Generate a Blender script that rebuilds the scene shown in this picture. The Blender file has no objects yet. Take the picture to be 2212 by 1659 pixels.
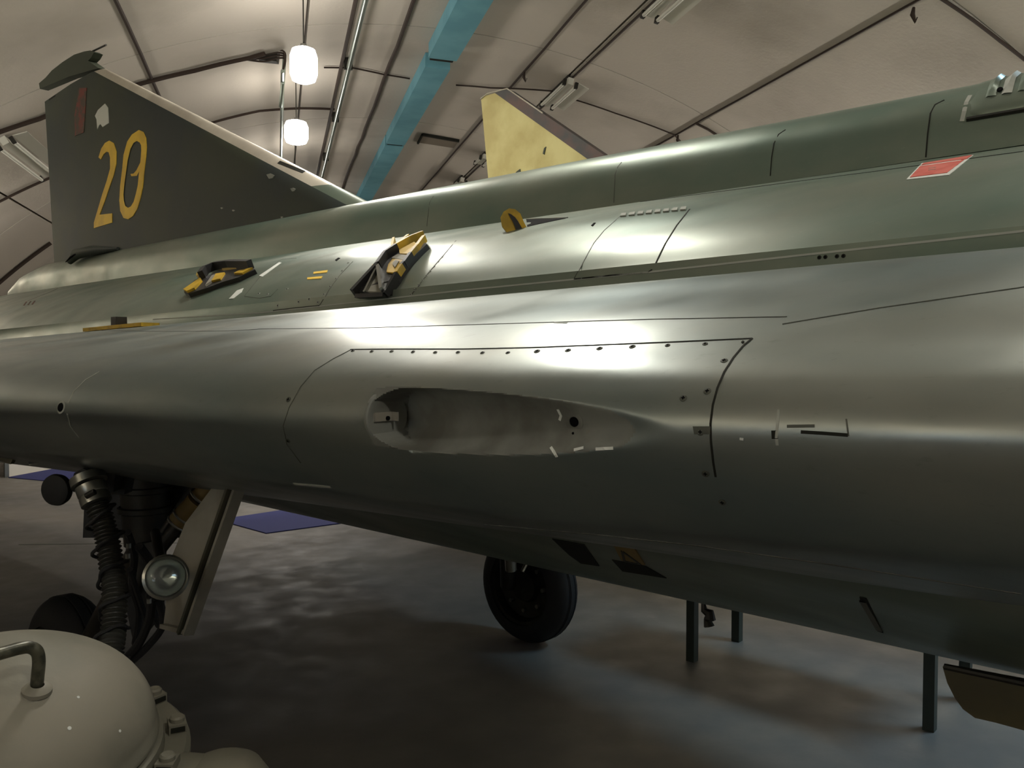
import bpy, math, random
from mathutils import Vector, Matrix, noise
from mathutils.bvhtree import BVHTree
from mathutils.geometry import tessellate_polygon
random.seed(7)
S = bpy.context.scene
COL = S.collection
# ------------------------------------------------------------------ camera
CX, CY, FPX, EYE = 1106.0, 829.5, 1800.0, 1.6
PITCH = math.atan((CY - 770) / FPX)
cam = bpy.data.objects.new('camera', bpy.data.cameras.new('camera'))
COL.objects.link(cam)
cam.location = (0, 0, EYE)
cam.rotation_euler = (math.pi / 2 - PITCH, 0, 0)
cam.data.sensor_width = 36
cam.data.lens = 36 * FPX / 2212
cam.data.clip_start = 0.02
S.camera = cam
# ------------------------------------------------------------------ world, exposure
w = bpy.data.worlds.new('hangar_air'); S.world = w; w.use_nodes = True
w.node_tree.nodes['Background'].inputs[0].default_value = (0.75, 0.85, 1.0, 1)
w.node_tree.nodes['Background'].inputs[1].default_value = 0.0
S.view_settings.view_transform = 'Standard'
S.view_settings.look = 'None'
S.view_settings.gamma = 1
S.view_settings.use_curve_mapping = False
S.view_settings.exposure = 0.08
LAMP = 32.0                                    # glow of the lamp bodies
LAMP_W = 38.0                                  # watts thrown down by each floodlight
UP_FILL_W = 205.0                                   # each added row of unseen fill lights aimed at the vault
COLD_FILL_W = 85.0                                  # added unseen cold fill lights over the far side
OPENING_FILL_W = 50.0                                   # cold fill light at the added openings outside the picture
LAMP_TINT = (1.0, 0.955, 0.88)
# ------------------------------------------------------------------ frames of reference
def ray(px, py):
    X = (px - CX) / FPX; Y = -(py - CY) / FPX
    c, s = math.cos(PITCH), math.sin(PITCH)
    return Vector((X, c + Y * s, -s + Y * c))
EYEV = Vector((0, 0, EYE))
def at(px, py, depth):                          # point at a given distance ahead
    d = ray(px, py); return EYEV + d * (depth / d.y)
def floor_at(px, py, z=0.0):
    d = ray(px, py); return EYEV + d * ((z - EYE) / d.z)
TH = math.radians(48); VC = 2.41                # the aircraft's heading and its distance
FW = Vector((math.sin(TH), -math.cos(TH), 0)); ST = Vector((-math.cos(TH), -math.sin(TH), 0))
def W(u, v, z): return FW * u + ST * (v - VC) + Vector((0, 0, z))
def on_v(px, py, v):                            # pixel -> point on the aircraft's plane of constant v
    d = ray(px, py); t = (v - VC) / d.dot(ST); return EYEV + d * t
def uv_of(p): return p.dot(FW), p.dot(ST) + VC
TA = math.atan(506 / 1800)                      # the tunnel's axis
AX = Vector((-math.sin(TA), math.cos(TA), 0)); LT = Vector((math.cos(TA), math.sin(TA), 0))
TR, TS, TZ = 8.15, 1.69, -2.95                  # vault radius and centre line
def T(t, s, z): return AX * t + LT * s + Vector((0, 0, z))
def vault(t, phi, drop=0.0):
    r = TR - drop; return T(t, TS + r * math.sin(phi), TZ + r * math.cos(phi))
def on_vault(px, py, drop=0.0):                 # pixel -> (t, phi) on the vault
    d = ray(px, py); a, s, h = d.dot(AX), d.dot(LT), d.z; r = TR - drop
    A = s * s + h * h; B = 2 * (s * -TS + h * (EYE - TZ)); C_ = TS * TS + (EYE - TZ) ** 2 - r * r
    k = (-B + math.sqrt(B * B - 4 * A * C_)) / (2 * A)
    return a * k, math.atan2(s * k - TS, EYE + h * k - TZ)
# ------------------------------------------------------------------ materials
def srgb(r, g, b):
    f = lambda c: (c / 12.92 if c <= 0.04045 else ((c + 0.055) / 1.055) ** 2.4)
    return tuple(f(x / 255) for x in (r, g, b))
def mat(name, col, rough=0.5, metal=0.0, col2=None, scale=3.0, detail=6, lo=0.4, hi=0.6, bump=0.0, bscale=40,
        rvar=0.0, emit=None, estr=0.0, spec=0.5, trans=0.0, coat=0.0, stretch=None, ior=1.45, speck=None, speck_amt=0.0):
    m = bpy.data.materials.new(name); m.use_nodes = True
    nt = m.node_tree; b = nt.nodes['Principled BSDF']
    b.inputs['Base Color'].default_value = (*col, 1)
    b.inputs['Roughness'].default_value = rough; b.inputs['Metallic'].default_value = metal
    b.inputs['Specular IOR Level'].default_value = spec; b.inputs['IOR'].default_value = ior
    b.inputs['Transmission Weight'].default_value = trans; b.inputs['Coat Weight'].default_value = coat
    b.inputs['Coat Roughness'].default_value = 0.2
    N = nt.nodes.new; L = nt.links.new
    geo = N('ShaderNodeNewGeometry'); mp = N('ShaderNodeMapping'); L(geo.outputs['Position'], mp.inputs[0])
    if stretch: mp.inputs['Rotation'].default_value = (0, 0, stretch[0]); mp.inputs['Scale'].default_value = stretch[1]
    if col2 is not None:
        n = N('ShaderNodeTexNoise'); n.inputs['Scale'].default_value = scale; n.inputs['Detail'].default_value = detail
        L(mp.outputs[0], n.inputs['Vector'])
        r = N('ShaderNodeValToRGB'); r.color_ramp.elements[0].position = lo; r.color_ramp.elements[1].position = hi
        r.color_ramp.elements[0].color = (*col, 1); r.color_ramp.elements[1].color = (*col2, 1)
        L(n.outputs[0], r.inputs[0]); out = r.outputs[0]
        if speck is not None:
            n3 = N('ShaderNodeTexNoise'); n3.inputs['Scale'].default_value = 38; n3.inputs['Detail'].default_value = 9
            n3.inputs['Roughness'].default_value = 0.7
            L(mp.outputs[0], n3.inputs['Vector'])
            r3 = N('ShaderNodeValToRGB'); r3.color_ramp.elements[0].position = 0.60; r3.color_ramp.elements[1].position = 0.76
            r3.color_ramp.elements[0].color = (0, 0, 0, 1); r3.color_ramp.elements[1].color = (speck_amt,) * 3 + (1,)
            L(n3.outputs[0], r3.inputs[0])
            mx = N('ShaderNodeMix'); mx.data_type = 'RGBA'; L(r3.outputs[0], mx.inputs['Factor'])
            L(out, mx.inputs[6]); mx.inputs[7].default_value = (*speck, 1); out = mx.outputs[2]
        L(out, b.inputs['Base Color'])
    if rvar:
        n = N('ShaderNodeTexNoise'); n.inputs['Scale'].default_value = 5; n.inputs['Detail'].default_value = 8
        L(mp.outputs[0], n.inputs['Vector'])
        r = N('ShaderNodeMapRange'); r.inputs[3].default_value = rough - rvar; r.inputs[4].default_value = rough + rvar
        r.inputs[1].default_value = 0.3; r.inputs[2].default_value = 0.7
        L(n.outputs[0], r.inputs[0]); L(r.outputs[0], b.inputs['Roughness'])
    if bump:
        n = N('ShaderNodeTexNoise'); n.inputs['Scale'].default_value = bscale; n.inputs['Detail'].default_value = 5
        L(geo.outputs['Position'], n.inputs['Vector'])
        bp = N('ShaderNodeBump'); bp.inputs['Strength'].default_value = bump; bp.inputs['Distance'].default_value = 0.02
        L(n.outputs[0], bp.inputs['Height']); L(bp.outputs[0], b.inputs['Normal'])
    if emit: b.inputs['Emission Color'].default_value = (*emit, 1); b.inputs['Emission Strength'].default_value = estr
    return m
M = {}
HS = (-(math.pi / 2 - TH), (0.35, 1.2, 2.0))
M['body'] = mat('worn green aircraft paint', srgb(96, 112, 99), 0.38, 0.45, srgb(120, 126, 112), 2.4, 8, 0.38, 0.64, 0.07, 2.6,
                rvar=0.07, spec=0.6, stretch=HS, speck=srgb(150, 152, 140), speck_amt=0.18)
M['wing'] = mat('worn grey green wing paint', srgb(112, 123, 121), 0.37, 0.72, srgb(140, 143, 135), 2.0, 9, 0.36, 0.66, 0.07, 2.6,
                rvar=0.09, spec=0.6, stretch=HS, speck=srgb(88, 92, 86), speck_amt=0.35)
M['belly'] = mat('olive underside paint', srgb(64, 66, 54), 0.5, 0.1, srgb(80, 76, 62), 2.0, 6)
M['fin'] = mat('dark green fin paint', srgb(52, 58, 44), 0.65, 0.0, srgb(42, 50, 48), 1.7, 6, 0.4, 0.6, speck=srgb(88, 92, 78), speck_amt=0.2)
M['fintip'] = mat('dark green fibre fin tip', srgb(54, 60, 46), 0.7)
M['cream'] = mat('polished pale leading edge', srgb(205, 198, 182), 0.35, 0.35, srgb(180, 172, 158), 3)
M['yellow'] = mat('yellow marking paint', srgb(232, 192, 50), 0.6, 0, srgb(215, 175, 50), 8)
M['yellow_dark'] = mat('worn yellow cover paint', srgb(186, 150, 30), 0.5, 0, srgb(150, 122, 30), 14, lo=0.45, hi=0.6)
M['tan'] = mat('faded yellow tape', srgb(206, 178, 108), 0.6)
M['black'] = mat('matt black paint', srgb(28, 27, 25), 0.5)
M['hole'] = mat('black hole', (0.003, 0.003, 0.003), 0.9, spec=0.1)
M['seam'] = mat('dark panel gap and spine shadow', srgb(34, 34, 28), 0.8, spec=0.2)
M['seam_soft'] = mat('faint panel gap', srgb(70, 72, 62), 0.6)
M['chalk'] = mat('chalky pale edge and ledge highlight', srgb(150, 152, 142), 0.7)
M['white'] = mat('white paint chip', srgb(205, 208, 200), 0.6)
M['red'] = mat('faded red placard', srgb(190, 84, 72), 0.5, 0, srgb(202, 104, 92), 30)
M['redfaint'] = mat('faint red print', srgb(112, 48, 38), 0.6, 0, srgb(70, 58, 46), 22, lo=0.42, hi=0.58)
M['rubber'] = mat('black rubber', srgb(30, 30, 30), 0.7, bump=0.1)
M['hose'] = mat('black corrugated hose rubber', srgb(50, 50, 44), 0.45)
M['darkmetal'] = mat('dark oily metal', srgb(48, 46, 40), 0.5, 0.5, srgb(36, 34, 30), 12)
M['steel'] = mat('bare steel', srgb(150, 150, 142), 0.3, 0.9)
M['ochre'] = mat('ochre sleeve', srgb(120, 100, 56), 0.6)
M['door'] = mat('light grey gear door', srgb(150, 146, 134), 0.6, 0, srgb(130, 126, 114), 5)
M['glass'] = mat('clear lamp glass', (0.9, 0.95, 0.93), 0.03, trans=0.9, ior=1.45)
M['mirror'] = mat('lamp reflector', (0.45, 0.5, 0.48), 0.18, 1.0)
M['tank'] = mat('grey green tank paint', srgb(132, 127, 112), 0.62, 0.1, srgb(116, 114, 100), 5, 6, bump=0.03, bscale=90)
M['tankdk'] = mat('worn dark handle', srgb(92, 90, 74), 0.35, 0.4, srgb(62, 62, 50), 60)
M['fin2'] = mat('yellowed primer', srgb(192, 182, 122), 0.6, 0, srgb(172, 158, 98), 3.2, 7, speck=srgb(140, 122, 80), speck_amt=0.35)
M['maroon'] = mat('dark maroon leading edge', srgb(92, 74, 68), 0.7, 0, srgb(72, 70, 68), 5)
M['port'] = mat('dusty bare trough metal', srgb(118, 120, 112), 0.7, 0.1, srgb(92, 92, 84), 9, 8, speck=srgb(110, 92, 66), speck_amt=0.4)
M['vault'] = mat('off white sprayed vault', srgb(182, 174, 162), 0.85, 0, srgb(150, 142, 130), 0.55, 5, 0.52, 0.78, 0.12, 26,
                 speck=srgb(120, 112, 98), speck_amt=0.08)
M['joint'] = mat('dark joint', srgb(70, 60, 50), 0.9)
M['floor'] = mat('painted concrete floor', srgb(124, 118, 110), 0.6, 0, srgb(98, 96, 94), 0.7, 8, 0.35, 0.65, 0.05, 30,
                 rvar=0.12, speck=srgb(90, 88, 84), speck_amt=0.3)
M['blue'] = mat('dark blue mat', srgb(38, 44, 104), 0.8)
M['duct'] = mat('blue green painted duct', srgb(106, 160, 172), 0.6, 0, srgb(92, 146, 160), 2)
M['cable'] = mat('black cable', srgb(50, 38, 30), 0.8)
M['zinc'] = mat('galvanised conduit', srgb(140, 150, 140), 0.3, 0.8)
M['fitting'] = mat('dusty white fixture', srgb(200, 198, 186), 0.5)
M['vent_brown'] = mat('brown vent recess', srgb(112, 102, 88), 0.9)  # plain brown, darker than the vault, for the vent's back panel
M['leg'] = mat('dark green square tube', srgb(48, 56, 50), 0.5)
M['board'] = mat('white display board', srgb(225, 220, 208), 0.6)
M['lamp'] = mat('burning lamp', (1, 1, 1), 0.5, emit=LAMP_TINT, estr=LAMP)
M['olive'] = mat('olive door skin', srgb(86, 78, 46), 0.6, 0, srgb(66, 60, 38), 4)
# ------------------------------------------------------------------ mesh helpers
class MB:
    def __init__(s): s.v = []; s.f = []; s.m = []; s.sm = []
    def add(s, vs, fs, mi=0, smooth=False):
        o = len(s.v); s.v += [Vector(x) for x in vs]
        for f in fs: s.f.append(tuple(i + o for i in f)); s.m.append(mi); s.sm.append(smooth)
        return s
    def box(s, c, ex, ey, ez, mi=0):
        c = Vector(c); V = [c + ex * a + ey * b + ez * d for a in (-1, 1) for b in (-1, 1) for d in (-1, 1)]
        return s.add(V, [(0, 1, 3, 2), (4, 6, 7, 5), (0, 4, 5, 1), (2, 3, 7, 6), (0, 2, 6, 4), (1, 5, 7, 3)], mi)
    def bar(s, p, q, wd, th, up=Vector((0, 0, 1)), mi=0):
        p, q = Vector(p), Vector(q); d = (q - p); n = d.normalized(); x = n.cross(up).normalized(); y = x.cross(n).normalized()
        return s.box((p + q) / 2, d / 2, x * wd / 2, y * th / 2, mi)
    def tube(s, pts, r, seg=10, mi=0, cap=True, smooth=True):
        pts = [Vector(p) for p in pts]; n = len(pts); rr = r if isinstance(r, (list, tuple)) else [r] * n
        V = []; F = []; prev = None
        for i, p in enumerate(pts):
            d = (pts[min(i + 1, n - 1)] - pts[max(i - 1, 0)]).normalized()
            if prev is None:
                a = Vector((0, 0, 1)) if abs(d.z) < 0.9 else Vector((1, 0, 0)); x = d.cross(a).normalized()
            else: x = (prev - d * prev.dot(d)).normalized()
            prev = x; y = d.cross(x)
            for k in range(seg):
                an = 2 * math.pi * k / seg; V.append(p + (x * math.cos(an) + y * math.sin(an)) * rr[i])
        for i in range(n - 1):
            for k in range(seg):
                k2 = (k + 1) % seg; F.append((i * seg + k, i * seg + k2, (i + 1) * seg + k2, (i + 1) * seg + k))
        s.add(V, F, mi, smooth)
        if cap: s.add(V[:seg], [tuple(range(seg))[::-1]], mi); s.add(V[-seg:], [tuple(range(seg))], mi)
        return s
    def lathe(s, prof, c, ax, seg=32, mi=0, smooth=True, close=False):      # prof: (radius, height along ax)
        c = Vector(c); ax = Vector(ax).normalized(); a = Vector((0, 0, 1)) if abs(ax.z) < 0.9 else Vector((1, 0, 0))
        x = ax.cross(a).normalized(); y = ax.cross(x); V = []; F = []; n = len(prof)
        for r, h in prof:
            for k in range(seg):
                an = 2 * math.pi * k / seg; V.append(c + ax * h + (x * math.cos(an) + y * math.sin(an)) * r)
        for i in range(n if close else n - 1):
            j = (i + 1) % n
            for k in range(seg):
                k2 = (k + 1) % seg; F.append((i * seg + k, i * seg + k2, j * seg + k2, j * seg + k))
        return s.add(V, F, mi, smooth)
    def prism(s, poly, off, mi=0):                 # poly: 3-D outline, extruded by off
        poly = [Vector(p) for p in poly]; n = len(poly); tris = tessellate_polygon([poly])
        V = poly + [p + off for p in poly]
        F = [tuple(t) for t in tris] + [tuple(i + n for i in t) for t in tris] + [(i, (i + 1) % n, (i + 1) % n + n, i + n) for i in range(n)]
        return s.add(V, F, mi)
    def build(s, name, mats, parent=None, recalc=True):
        if not isinstance(mats, (list, tuple)): mats = [mats]
        lo = [min(v[i] for v in s.v) for i in range(3)]; hi = [max(v[i] for v in s.v) for i in range(3)]
        o = Vector(((lo[0] + hi[0]) / 2, (lo[1] + hi[1]) / 2, lo[2]))
        me = bpy.data.meshes.new(name); me.from_pydata([v - o for v in s.v], [], s.f)
        for m in mats: me.materials.append(M[m])
        me.polygons.foreach_set('material_index', s.m); me.polygons.foreach_set('use_smooth', s.sm)
        if recalc:
            import bmesh
            bm = bmesh.new(); bm.from_mesh(me); bmesh.ops.remove_doubles(bm, verts=bm.verts, dist=1e-5)
            bmesh.ops.recalc_face_normals(bm, faces=bm.faces); bm.to_mesh(me); bm.free()
        if any(s.sm): me.set_sharp_from_angle(angle=math.radians(38))
        ob = bpy.data.objects.new(name, me); COL.objects.link(ob); ob.location = o
        if parent is not None:
            ob.parent = parent; ob.location = o - wloc(parent)
        return ob
def wloc(o):
    p = Vector(o.location)
    while o.parent: o = o.parent; p += Vector(o.location)
    return p
def thing(name, label, cat, loc, group=None):
    o = bpy.data.objects.new(name, None); COL.objects.link(o); o.location = loc; o.empty_display_size = 0.2
    return tag(o, label, cat, group)
def tag(o, label, cat, group=None):
    o['label'] = label; o['category'] = cat
    if group: o['group'] = group
    return o
def struct(o): o['kind'] = 'structure'; return o
def spline(pts, per):                              # Catmull-Rom through pts, per = samples in each segment
    out = []; n = len(pts)
    for i in range(n - 1):
        p0 = pts[max(i - 1, 0)]; p1 = pts[i]; p2 = pts[i + 1]; p3 = pts[min(i + 2, n - 1)]
        k = per[i] if isinstance(per, (list, tuple)) else per
        for j in range(k):
            t = j / k
            out.append(tuple(0.5 * (2 * b + (c - a) * t + (2 * a - 5 * b + 4 * c - d) * t * t + (-a + 3 * b - 3 * c + d) * t ** 3)
                             for a, b, c, d in zip(p0, p1, p2, p3)))
    out.append(tuple(pts[-1])); return out
def lerp(a, b, t): return a + (b - a) * t
def interp(tab, x):
    if x <= tab[0][0]: return tab[0][1]
    for (a, b), (c, d) in zip(tab, tab[1:]):
        if x <= c: return lerp(b, d, (x - a) / (c - a))
    return tab[-1][1]
# ================================================================== THE VAULT
T0, T1 = -7.0, 27.0
PHF = math.acos(-TZ / TR)
def phi_px(px, py): return on_vault(px, py)[1]
fl = MB(); q = [T(T0, TS - 8.2, 0), T(T0, TS + 8.2, 0), T(T1, TS + 8.2, 0), T(T1, TS - 8.2, 0)]
fl.add(q + [p - Vector((0, 0, .2)) for p in q], [(0, 1, 2, 3), (4, 7, 6, 5), (0, 4, 5, 1), (1, 5, 6, 2), (2, 6, 7, 3), (3, 7, 4, 0)])
struct(fl.build('floor', 'floor'))
shell = MB(); NS = 60; V = []; F = []
for t in (T0, T1):
    for i in range(NS + 1): V.append(vault(t, lerp(-PHF, PHF, i / NS), -0.05))
for i in range(NS + 1): pass
for t in (T0, T1):
    for i in range(NS + 1): V.append(vault(t, lerp(-PHF, PHF, i / NS), -0.30))
n1 = NS + 1
for i in range(NS):
    F.append((i, i + 1, n1 + i + 1, n1 + i)); F.append((2 * n1 + i, 3 * n1 + i, 3 * n1 + i + 1, 2 * n1 + i + 1))
    F.append((i, 2 * n1 + i, 2 * n1 + i + 1, i + 1)); F.append((n1 + i, n1 + i + 1, 3 * n1 + i + 1, 3 * n1 + i))
shell.add(V, F); ceiling = struct(shell.build('ceiling', 'joint'))
phs = [-PHF, phi_px(0, 640), phi_px(40, 440), phi_px(278, 60), phi_px(659, 88), phi_px(975, 60), phi_px(1290, 105), phi_px(1700, 158), 0.86, PHF]
ts = [T0, -1.8, 1.85, 5.5, 9.15, 12.8, 17.6, 21.4, T1]
for a, b in zip(phs, phs[1:]):
    for c, d in zip(ts, ts[1:]):
        g = 0.015; ga = g / TR; n = 10; V = []; F = []
        for dr in (0.0, -0.05):
            for i in range(n + 1):
                ph = lerp(a + ga, b - ga, i / n); V += [vault(c + g * .6, ph, dr), vault(d - g * .6, ph, dr)]
        k = 2 * (n + 1)
        for i in range(n):
            F.append((2 * i, 2 * i + 1, 2 * i + 3, 2 * i + 2))
            F.append((2 * i, 2 * i + 2, k + 2 * i + 2, k + 2 * i)); F.append((2 * i + 1, k + 2 * i + 1, k + 2 * i + 3, 2 * i + 3))
        F.append((0, k, k + 1, 1)); F.append((2 * n, 2 * n + 1, k + 2 * n + 1, k + 2 * n))
        mb = MB(); mb.add(V, F, 0, True); mb.build('vault_panel', 'vault', ceiling, recalc=False)
for nm, t, off in (('wall_far', T1 - 0.02, AX * .2), ('wall_near', T0 + 0.02, AX * -.2)):
    mb = MB(); mb.prism([vault(t, lerp(-PHF, PHF, i / 40), -0.04) for i in range(41)], off); struct(mb.build(nm, 'vault'))
def opening(nm, c, ax, wd, ht, power, face):  # added unseen framed opening that holds a cold fill light
    mb = MB(); up = Vector((0, 0, 1))
    for a in (-1, 1): mb.box(c + ax * a * wd / 2, ax * .05, face * .06, up * (ht / 2 + .05)); mb.box(c + up * a * ht / 2, ax * wd / 2, face * .06, up * .05)
    struct(mb.build(nm, 'fitting')); ld_ = bpy.data.lights.new('cold_fill', 'AREA'); ld_.shape = 'RECTANGLE'; ld_.size = wd; ld_.size_y = ht; ld_.energy = power; ld_.color = (.68, .84, 1.0)
    lo_ = bpy.data.objects.new('cold_fill', ld_); COL.objects.link(lo_); lo_.location = c + face * .08; lo_.rotation_euler = (-face).to_track_quat('Z', 'Y').to_euler()
opening('fill_opening_1', T(.3, 7.9, 1.2), AX, 4.0, 1.5, OPENING_FILL_W, -LT)
opening('fill_opening_2', T(-3.6, -4.45, 1.7), AX, 4.0, .9, OPENING_FILL_W * .4, LT)
# ================================================================== THE AIRCRAFT
air = thing('aircraft', 'grey green delta winged jet fighter filling the view, yellow 20 on its fin', 'aircraft', W(-2.5, 0, 0))
def zc(u): return 1.760 + 0.017 * (u + 0.27)
def Lx(u): return 1.44 - 0.1763 * (u + 0.87)
def zle(u): return 1.495 + 0.017 * (u + 0.87)
# fuselage ---------------------------------------------------------
FS = [(0, 2.12), (.18, 2.086), (.35, 2.042), (.50, 2.002), (.64, 1.954), (.74, 1.894), (.80, 1.849), (.845, 1.803), (.856, 1.802), (.862, 1.75), (.925, 1.68), (1.0, 1.58), (1.03, 1.42),
      (.98, 1.27), (.84, 1.165), (.62, 1.052), (.4, .935), (.2, .868), (0, .845)]
def fuse_scale(u):
    if u > 1.6: k = (u - 1.6) / 6.2; return max(0.02, 1 - k ** 1.3)
    if u < -7.3: return 1 - 0.10 * (-7.3 - u) / 1.5
    return 1
def fuse_mesh():
    sec = spline(FS[:8], 8) + spline(FS[8:10], 1) + spline(FS[10:], 6)
    full = [(v, z) for v, z in sec] + [(-v, z) for v, z in sec[::-1][1:-1]]
    us = [-8.8 + .2 * i for i in range(0, 83)]; us = [u for u in us if u <= 7.7]
    V = []; F = []; n = len(full)
    for u in us:
        k = fuse_scale(u); zz = 1.5
        for v, z in full: V.append(W(u, v * k, zz + (z - zz) * k + (0.012 * (u + 1) * max(0, min(1, (2.06 - z) / .12)) if z > 1.6 and u < 0 else 0)))
    for i in range(len(us) - 1):
        for j in range(n):
            j2 = (j + 1) % n; F.append((i * n + j, i * n + j2, (i + 1) * n + j2, (i + 1) * n + j))
    mb = MB(); mb.add(V, F, 0, True); mb.add(V[:n], [tuple(range(n))]); mb.add(V[-n:], [tuple(range(n))])
    return mb
fm = fuse_mesh(); fuselage = fm.build('fuselage', 'body', air)
# wing -------------------------------------------------------------
PV, PZ, PR, UD = 1.452, 1.492, 0.053, -1.172      # cannon trough: axis, radius, end plate
def wing_sec(u):
    c = zc(u); L = Lx(u); z = zle(u); c1 = min(1.0, L - .2)
    D = c - z - .118; m1 = (lerp(c1, L - .115, .35), c - .30 * D); m2 = (lerp(c1, L - .115, .68), c - .61 * D)
    bt = z + .042 * max(0, min(1, (-u - .9) / 1.2))
    return [(.80, c - .05), (.90, c - .035), (c1, c), m1, m2, (L - .115, z + .118), (L - .035, z + .066), (L, 0.0 + z), (L - .028, bt - .075),
            (L - .085, bt - .15), (L - .16, bt - .195), (lerp(L - .16, .8, .5), z - .27), (.78, z - .34)]
WPER = [4, 6, 6, 8, 16, 24, 26, 24, 16, 10, 8, 6]
def smin(a, b, k):
    h = max(0, min(1, .5 + .5 * (b - a) / k)); return lerp(b, a, h) - k * h * (1 - h)
def wing_mesh(sg, detail):
    us = [-6.4 + .2 * i for i in range(25)] + [-1.5, -1.4, -1.3, -1.22, -1.19]
    if detail:
        us += [UD - .001, UD]; u = UD + .004
        while u < -.56: us.append(u); u += .003 if u < -1.05 else .0042
    us += [-.5, -.4, -.3, -.2, -.1, 0, .15, .3, .5, .7, .9, 1.1, 1.3, 1.5, 1.7]
    V = []; n = 0
    for u in us:
        pts = spline(wing_sec(u), WPER); n = len(pts)
        for j, (v, z) in enumerate(pts):
            if detail and u >= UD and 30 < j < 128:
                dz = (z - PZ) / PR; mz = max(0.0, 1 - dz * dz); vi = PV - PR * math.sqrt(mz)
                if abs(dz) < 1.12 :
                    if abs(dz) >= 1: vi = PV + (abs(dz) - 1) * PR * 1.2
                    e = max(0.0, (-1.095 - u) / .078); f = math.sqrt(max(0.0, 1 - e * e)) if e > 0 else 1.15   # rounded aft end of the mouth
                    k = max(0.0, min(1.0, (f - abs(dz)) / .06 + .5)); v = lerp(v, smin(v, vi, .006), k * k * (3 - 2 * k))
            V.append(W(u, v * sg, z))
    F = []
    for i in range(len(us) - 1):
        for j in range(n - 1): F.append((i * n + j, i * n + j + 1, (i + 1) * n + j + 1, (i + 1) * n + j))
    mb = MB(); mb.add(V, F, 0, True); mb.add(V[:n], [tuple(range(n))]); mb.add(V[-n:], [tuple(range(n))])
    return mb
wm = wing_mesh(1, True)
for i, f in enumerate(wm.f):                      # bare metal inside the trough
    c = sum((wm.v[k] for k in f), Vector()) / len(f); u, v = uv_of(c)
    if UD - .0005 < u < -.62 and len(f) == 4 and (v - PV) ** 2 + (c.z - PZ) ** 2 < (PR + .002) ** 2 and v < Lx(u) - .006: wm.m[i] = 1
wing = wm.build('wing', ['wing', 'port'], air)
wing_mesh(-1, False).build('wing', 'wing', air)
BV_W = BVHTree.FromPolygons([tuple(v) for v in wm.v], wm.f); BV_F = BVHTree.FromPolygons([tuple(v) for v in fm.v], fm.f)
for sg in (1, -1):                                # outer panels, outside the picture
    ow = MB(); P = lambda u, v, z: W(u, v * sg, z)
    ow.add([P(-3.4, 1.85, 1.52), P(-5.9, 4.5, 1.44), P(-6.5, 4.5, 1.43), P(-6.35, 1.85, 1.50), P(-3.4, 1.85, 1.36), P(-5.9, 4.5, 1.40), P(-6.5, 4.5, 1.41), P(-6.35, 1.85, 1.40)],
           [(0, 1, 2, 3), (4, 7, 6, 5), (0, 4, 5, 1), (1, 5, 6, 2), (2, 6, 7, 3), (3, 7, 4, 0)]); ow.build('outer_wing', 'wing', air)
# dorsal spine ------------------------------------------------------
def spine_top(u): return interp([(-7.85, 2.16), (-7.5, 2.25), (-6.9, 2.31), (-3, 2.30), (-.4, 2.285), (3, 2.29), (4.5, 2.0)], u)
def spine_w(u): return interp([(-7.85, .03), (-7.3, .10), (-6.5, .135), (-3, .155), (-.4, .19), (3, .2), (4.5, .05)], u)
def spine_mesh():
    us = [-7.85 + .05 * i for i in range(20)] + [-6.85 + .25 * i for i in range(46)]; V = []; n = 0
    for u in us:
        t = spine_top(u); w_ = spine_w(u); b = min(2.085, t - .03)
        half = spline([(w_ * 1.02, b), (w_ * .98, lerp(b, t, .30)), (w_ * .90, lerp(b, t, .60)), (w_ * .68, lerp(b, t, .84)), (w_ * .36, lerp(b, t, .97)), (0, t)], 5)
        full = half + [(-v, z) for v, z in half[::-1][1:]]; n = len(full)
        for v, z in full: V.append(W(u, v, z))
    F = [(i * n + j, i * n + j + 1, (i + 1) * n + j + 1, (i + 1) * n + j) for i in range(len(us) - 1) for j in range(n - 1)]
    mb = MB(); mb.add(V, F, 0, True); mb.add(V[:n], [tuple(range(n))]); mb.add(V[-n:], [tuple(range(n))]); return mb
sm_ = spine_mesh(); spine = sm_.build('dorsal_spine', 'body', air)
BV_S = BVHTree.FromPolygons([tuple(v) for v in sm_.v], sm_.f)
# projecting surface detail onto the skin --------------------------
def hit(px, py, tree):
    d = ray(px, py).normalized(); h = tree.ray_cast(EYEV, d)
    if h[0] is None: return None
    n = h[1]; n = n if n.dot(d) < 0 else -n
    return h[0], n
def ribbon(pts, tree, parent, wd=.003, m='seam', name='panel_seam', off=.0008, step=14):
    P = []
    for (a, b), (c, d) in zip(pts, pts[1:]):
        k = max(1, int(math.hypot(c - a, d - b) / step))
        for i in range(k): P.append((lerp(a, c, i / k), lerp(b, d, i / k)))
    P.append(pts[-1]); H = [h for h in (hit(x, y, tree) for x, y in P) if h]
    if len(H) < 2: return None
    V = []
    for i, (p, n) in enumerate(H):
        d = (H[min(i + 1, len(H) - 1)][0] - H[max(i - 1, 0)][0]).normalized(); s = d.cross(n).normalized() * wd / 2
        V += [p + n * off - s, p + n * off + s, p - n * .002 - s, p - n * .002 + s]
    F = []
    for i in range(len(H) - 1):
        a = 4 * i; b = a + 4; F += [(a, a + 1, b + 1, b), (a, b, b + 2, a + 2), (a + 1, a + 3, b + 3, b + 1)]
    mb = MB(); mb.add(V, F); return mb.build(name, m, parent, recalc=False)
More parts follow.
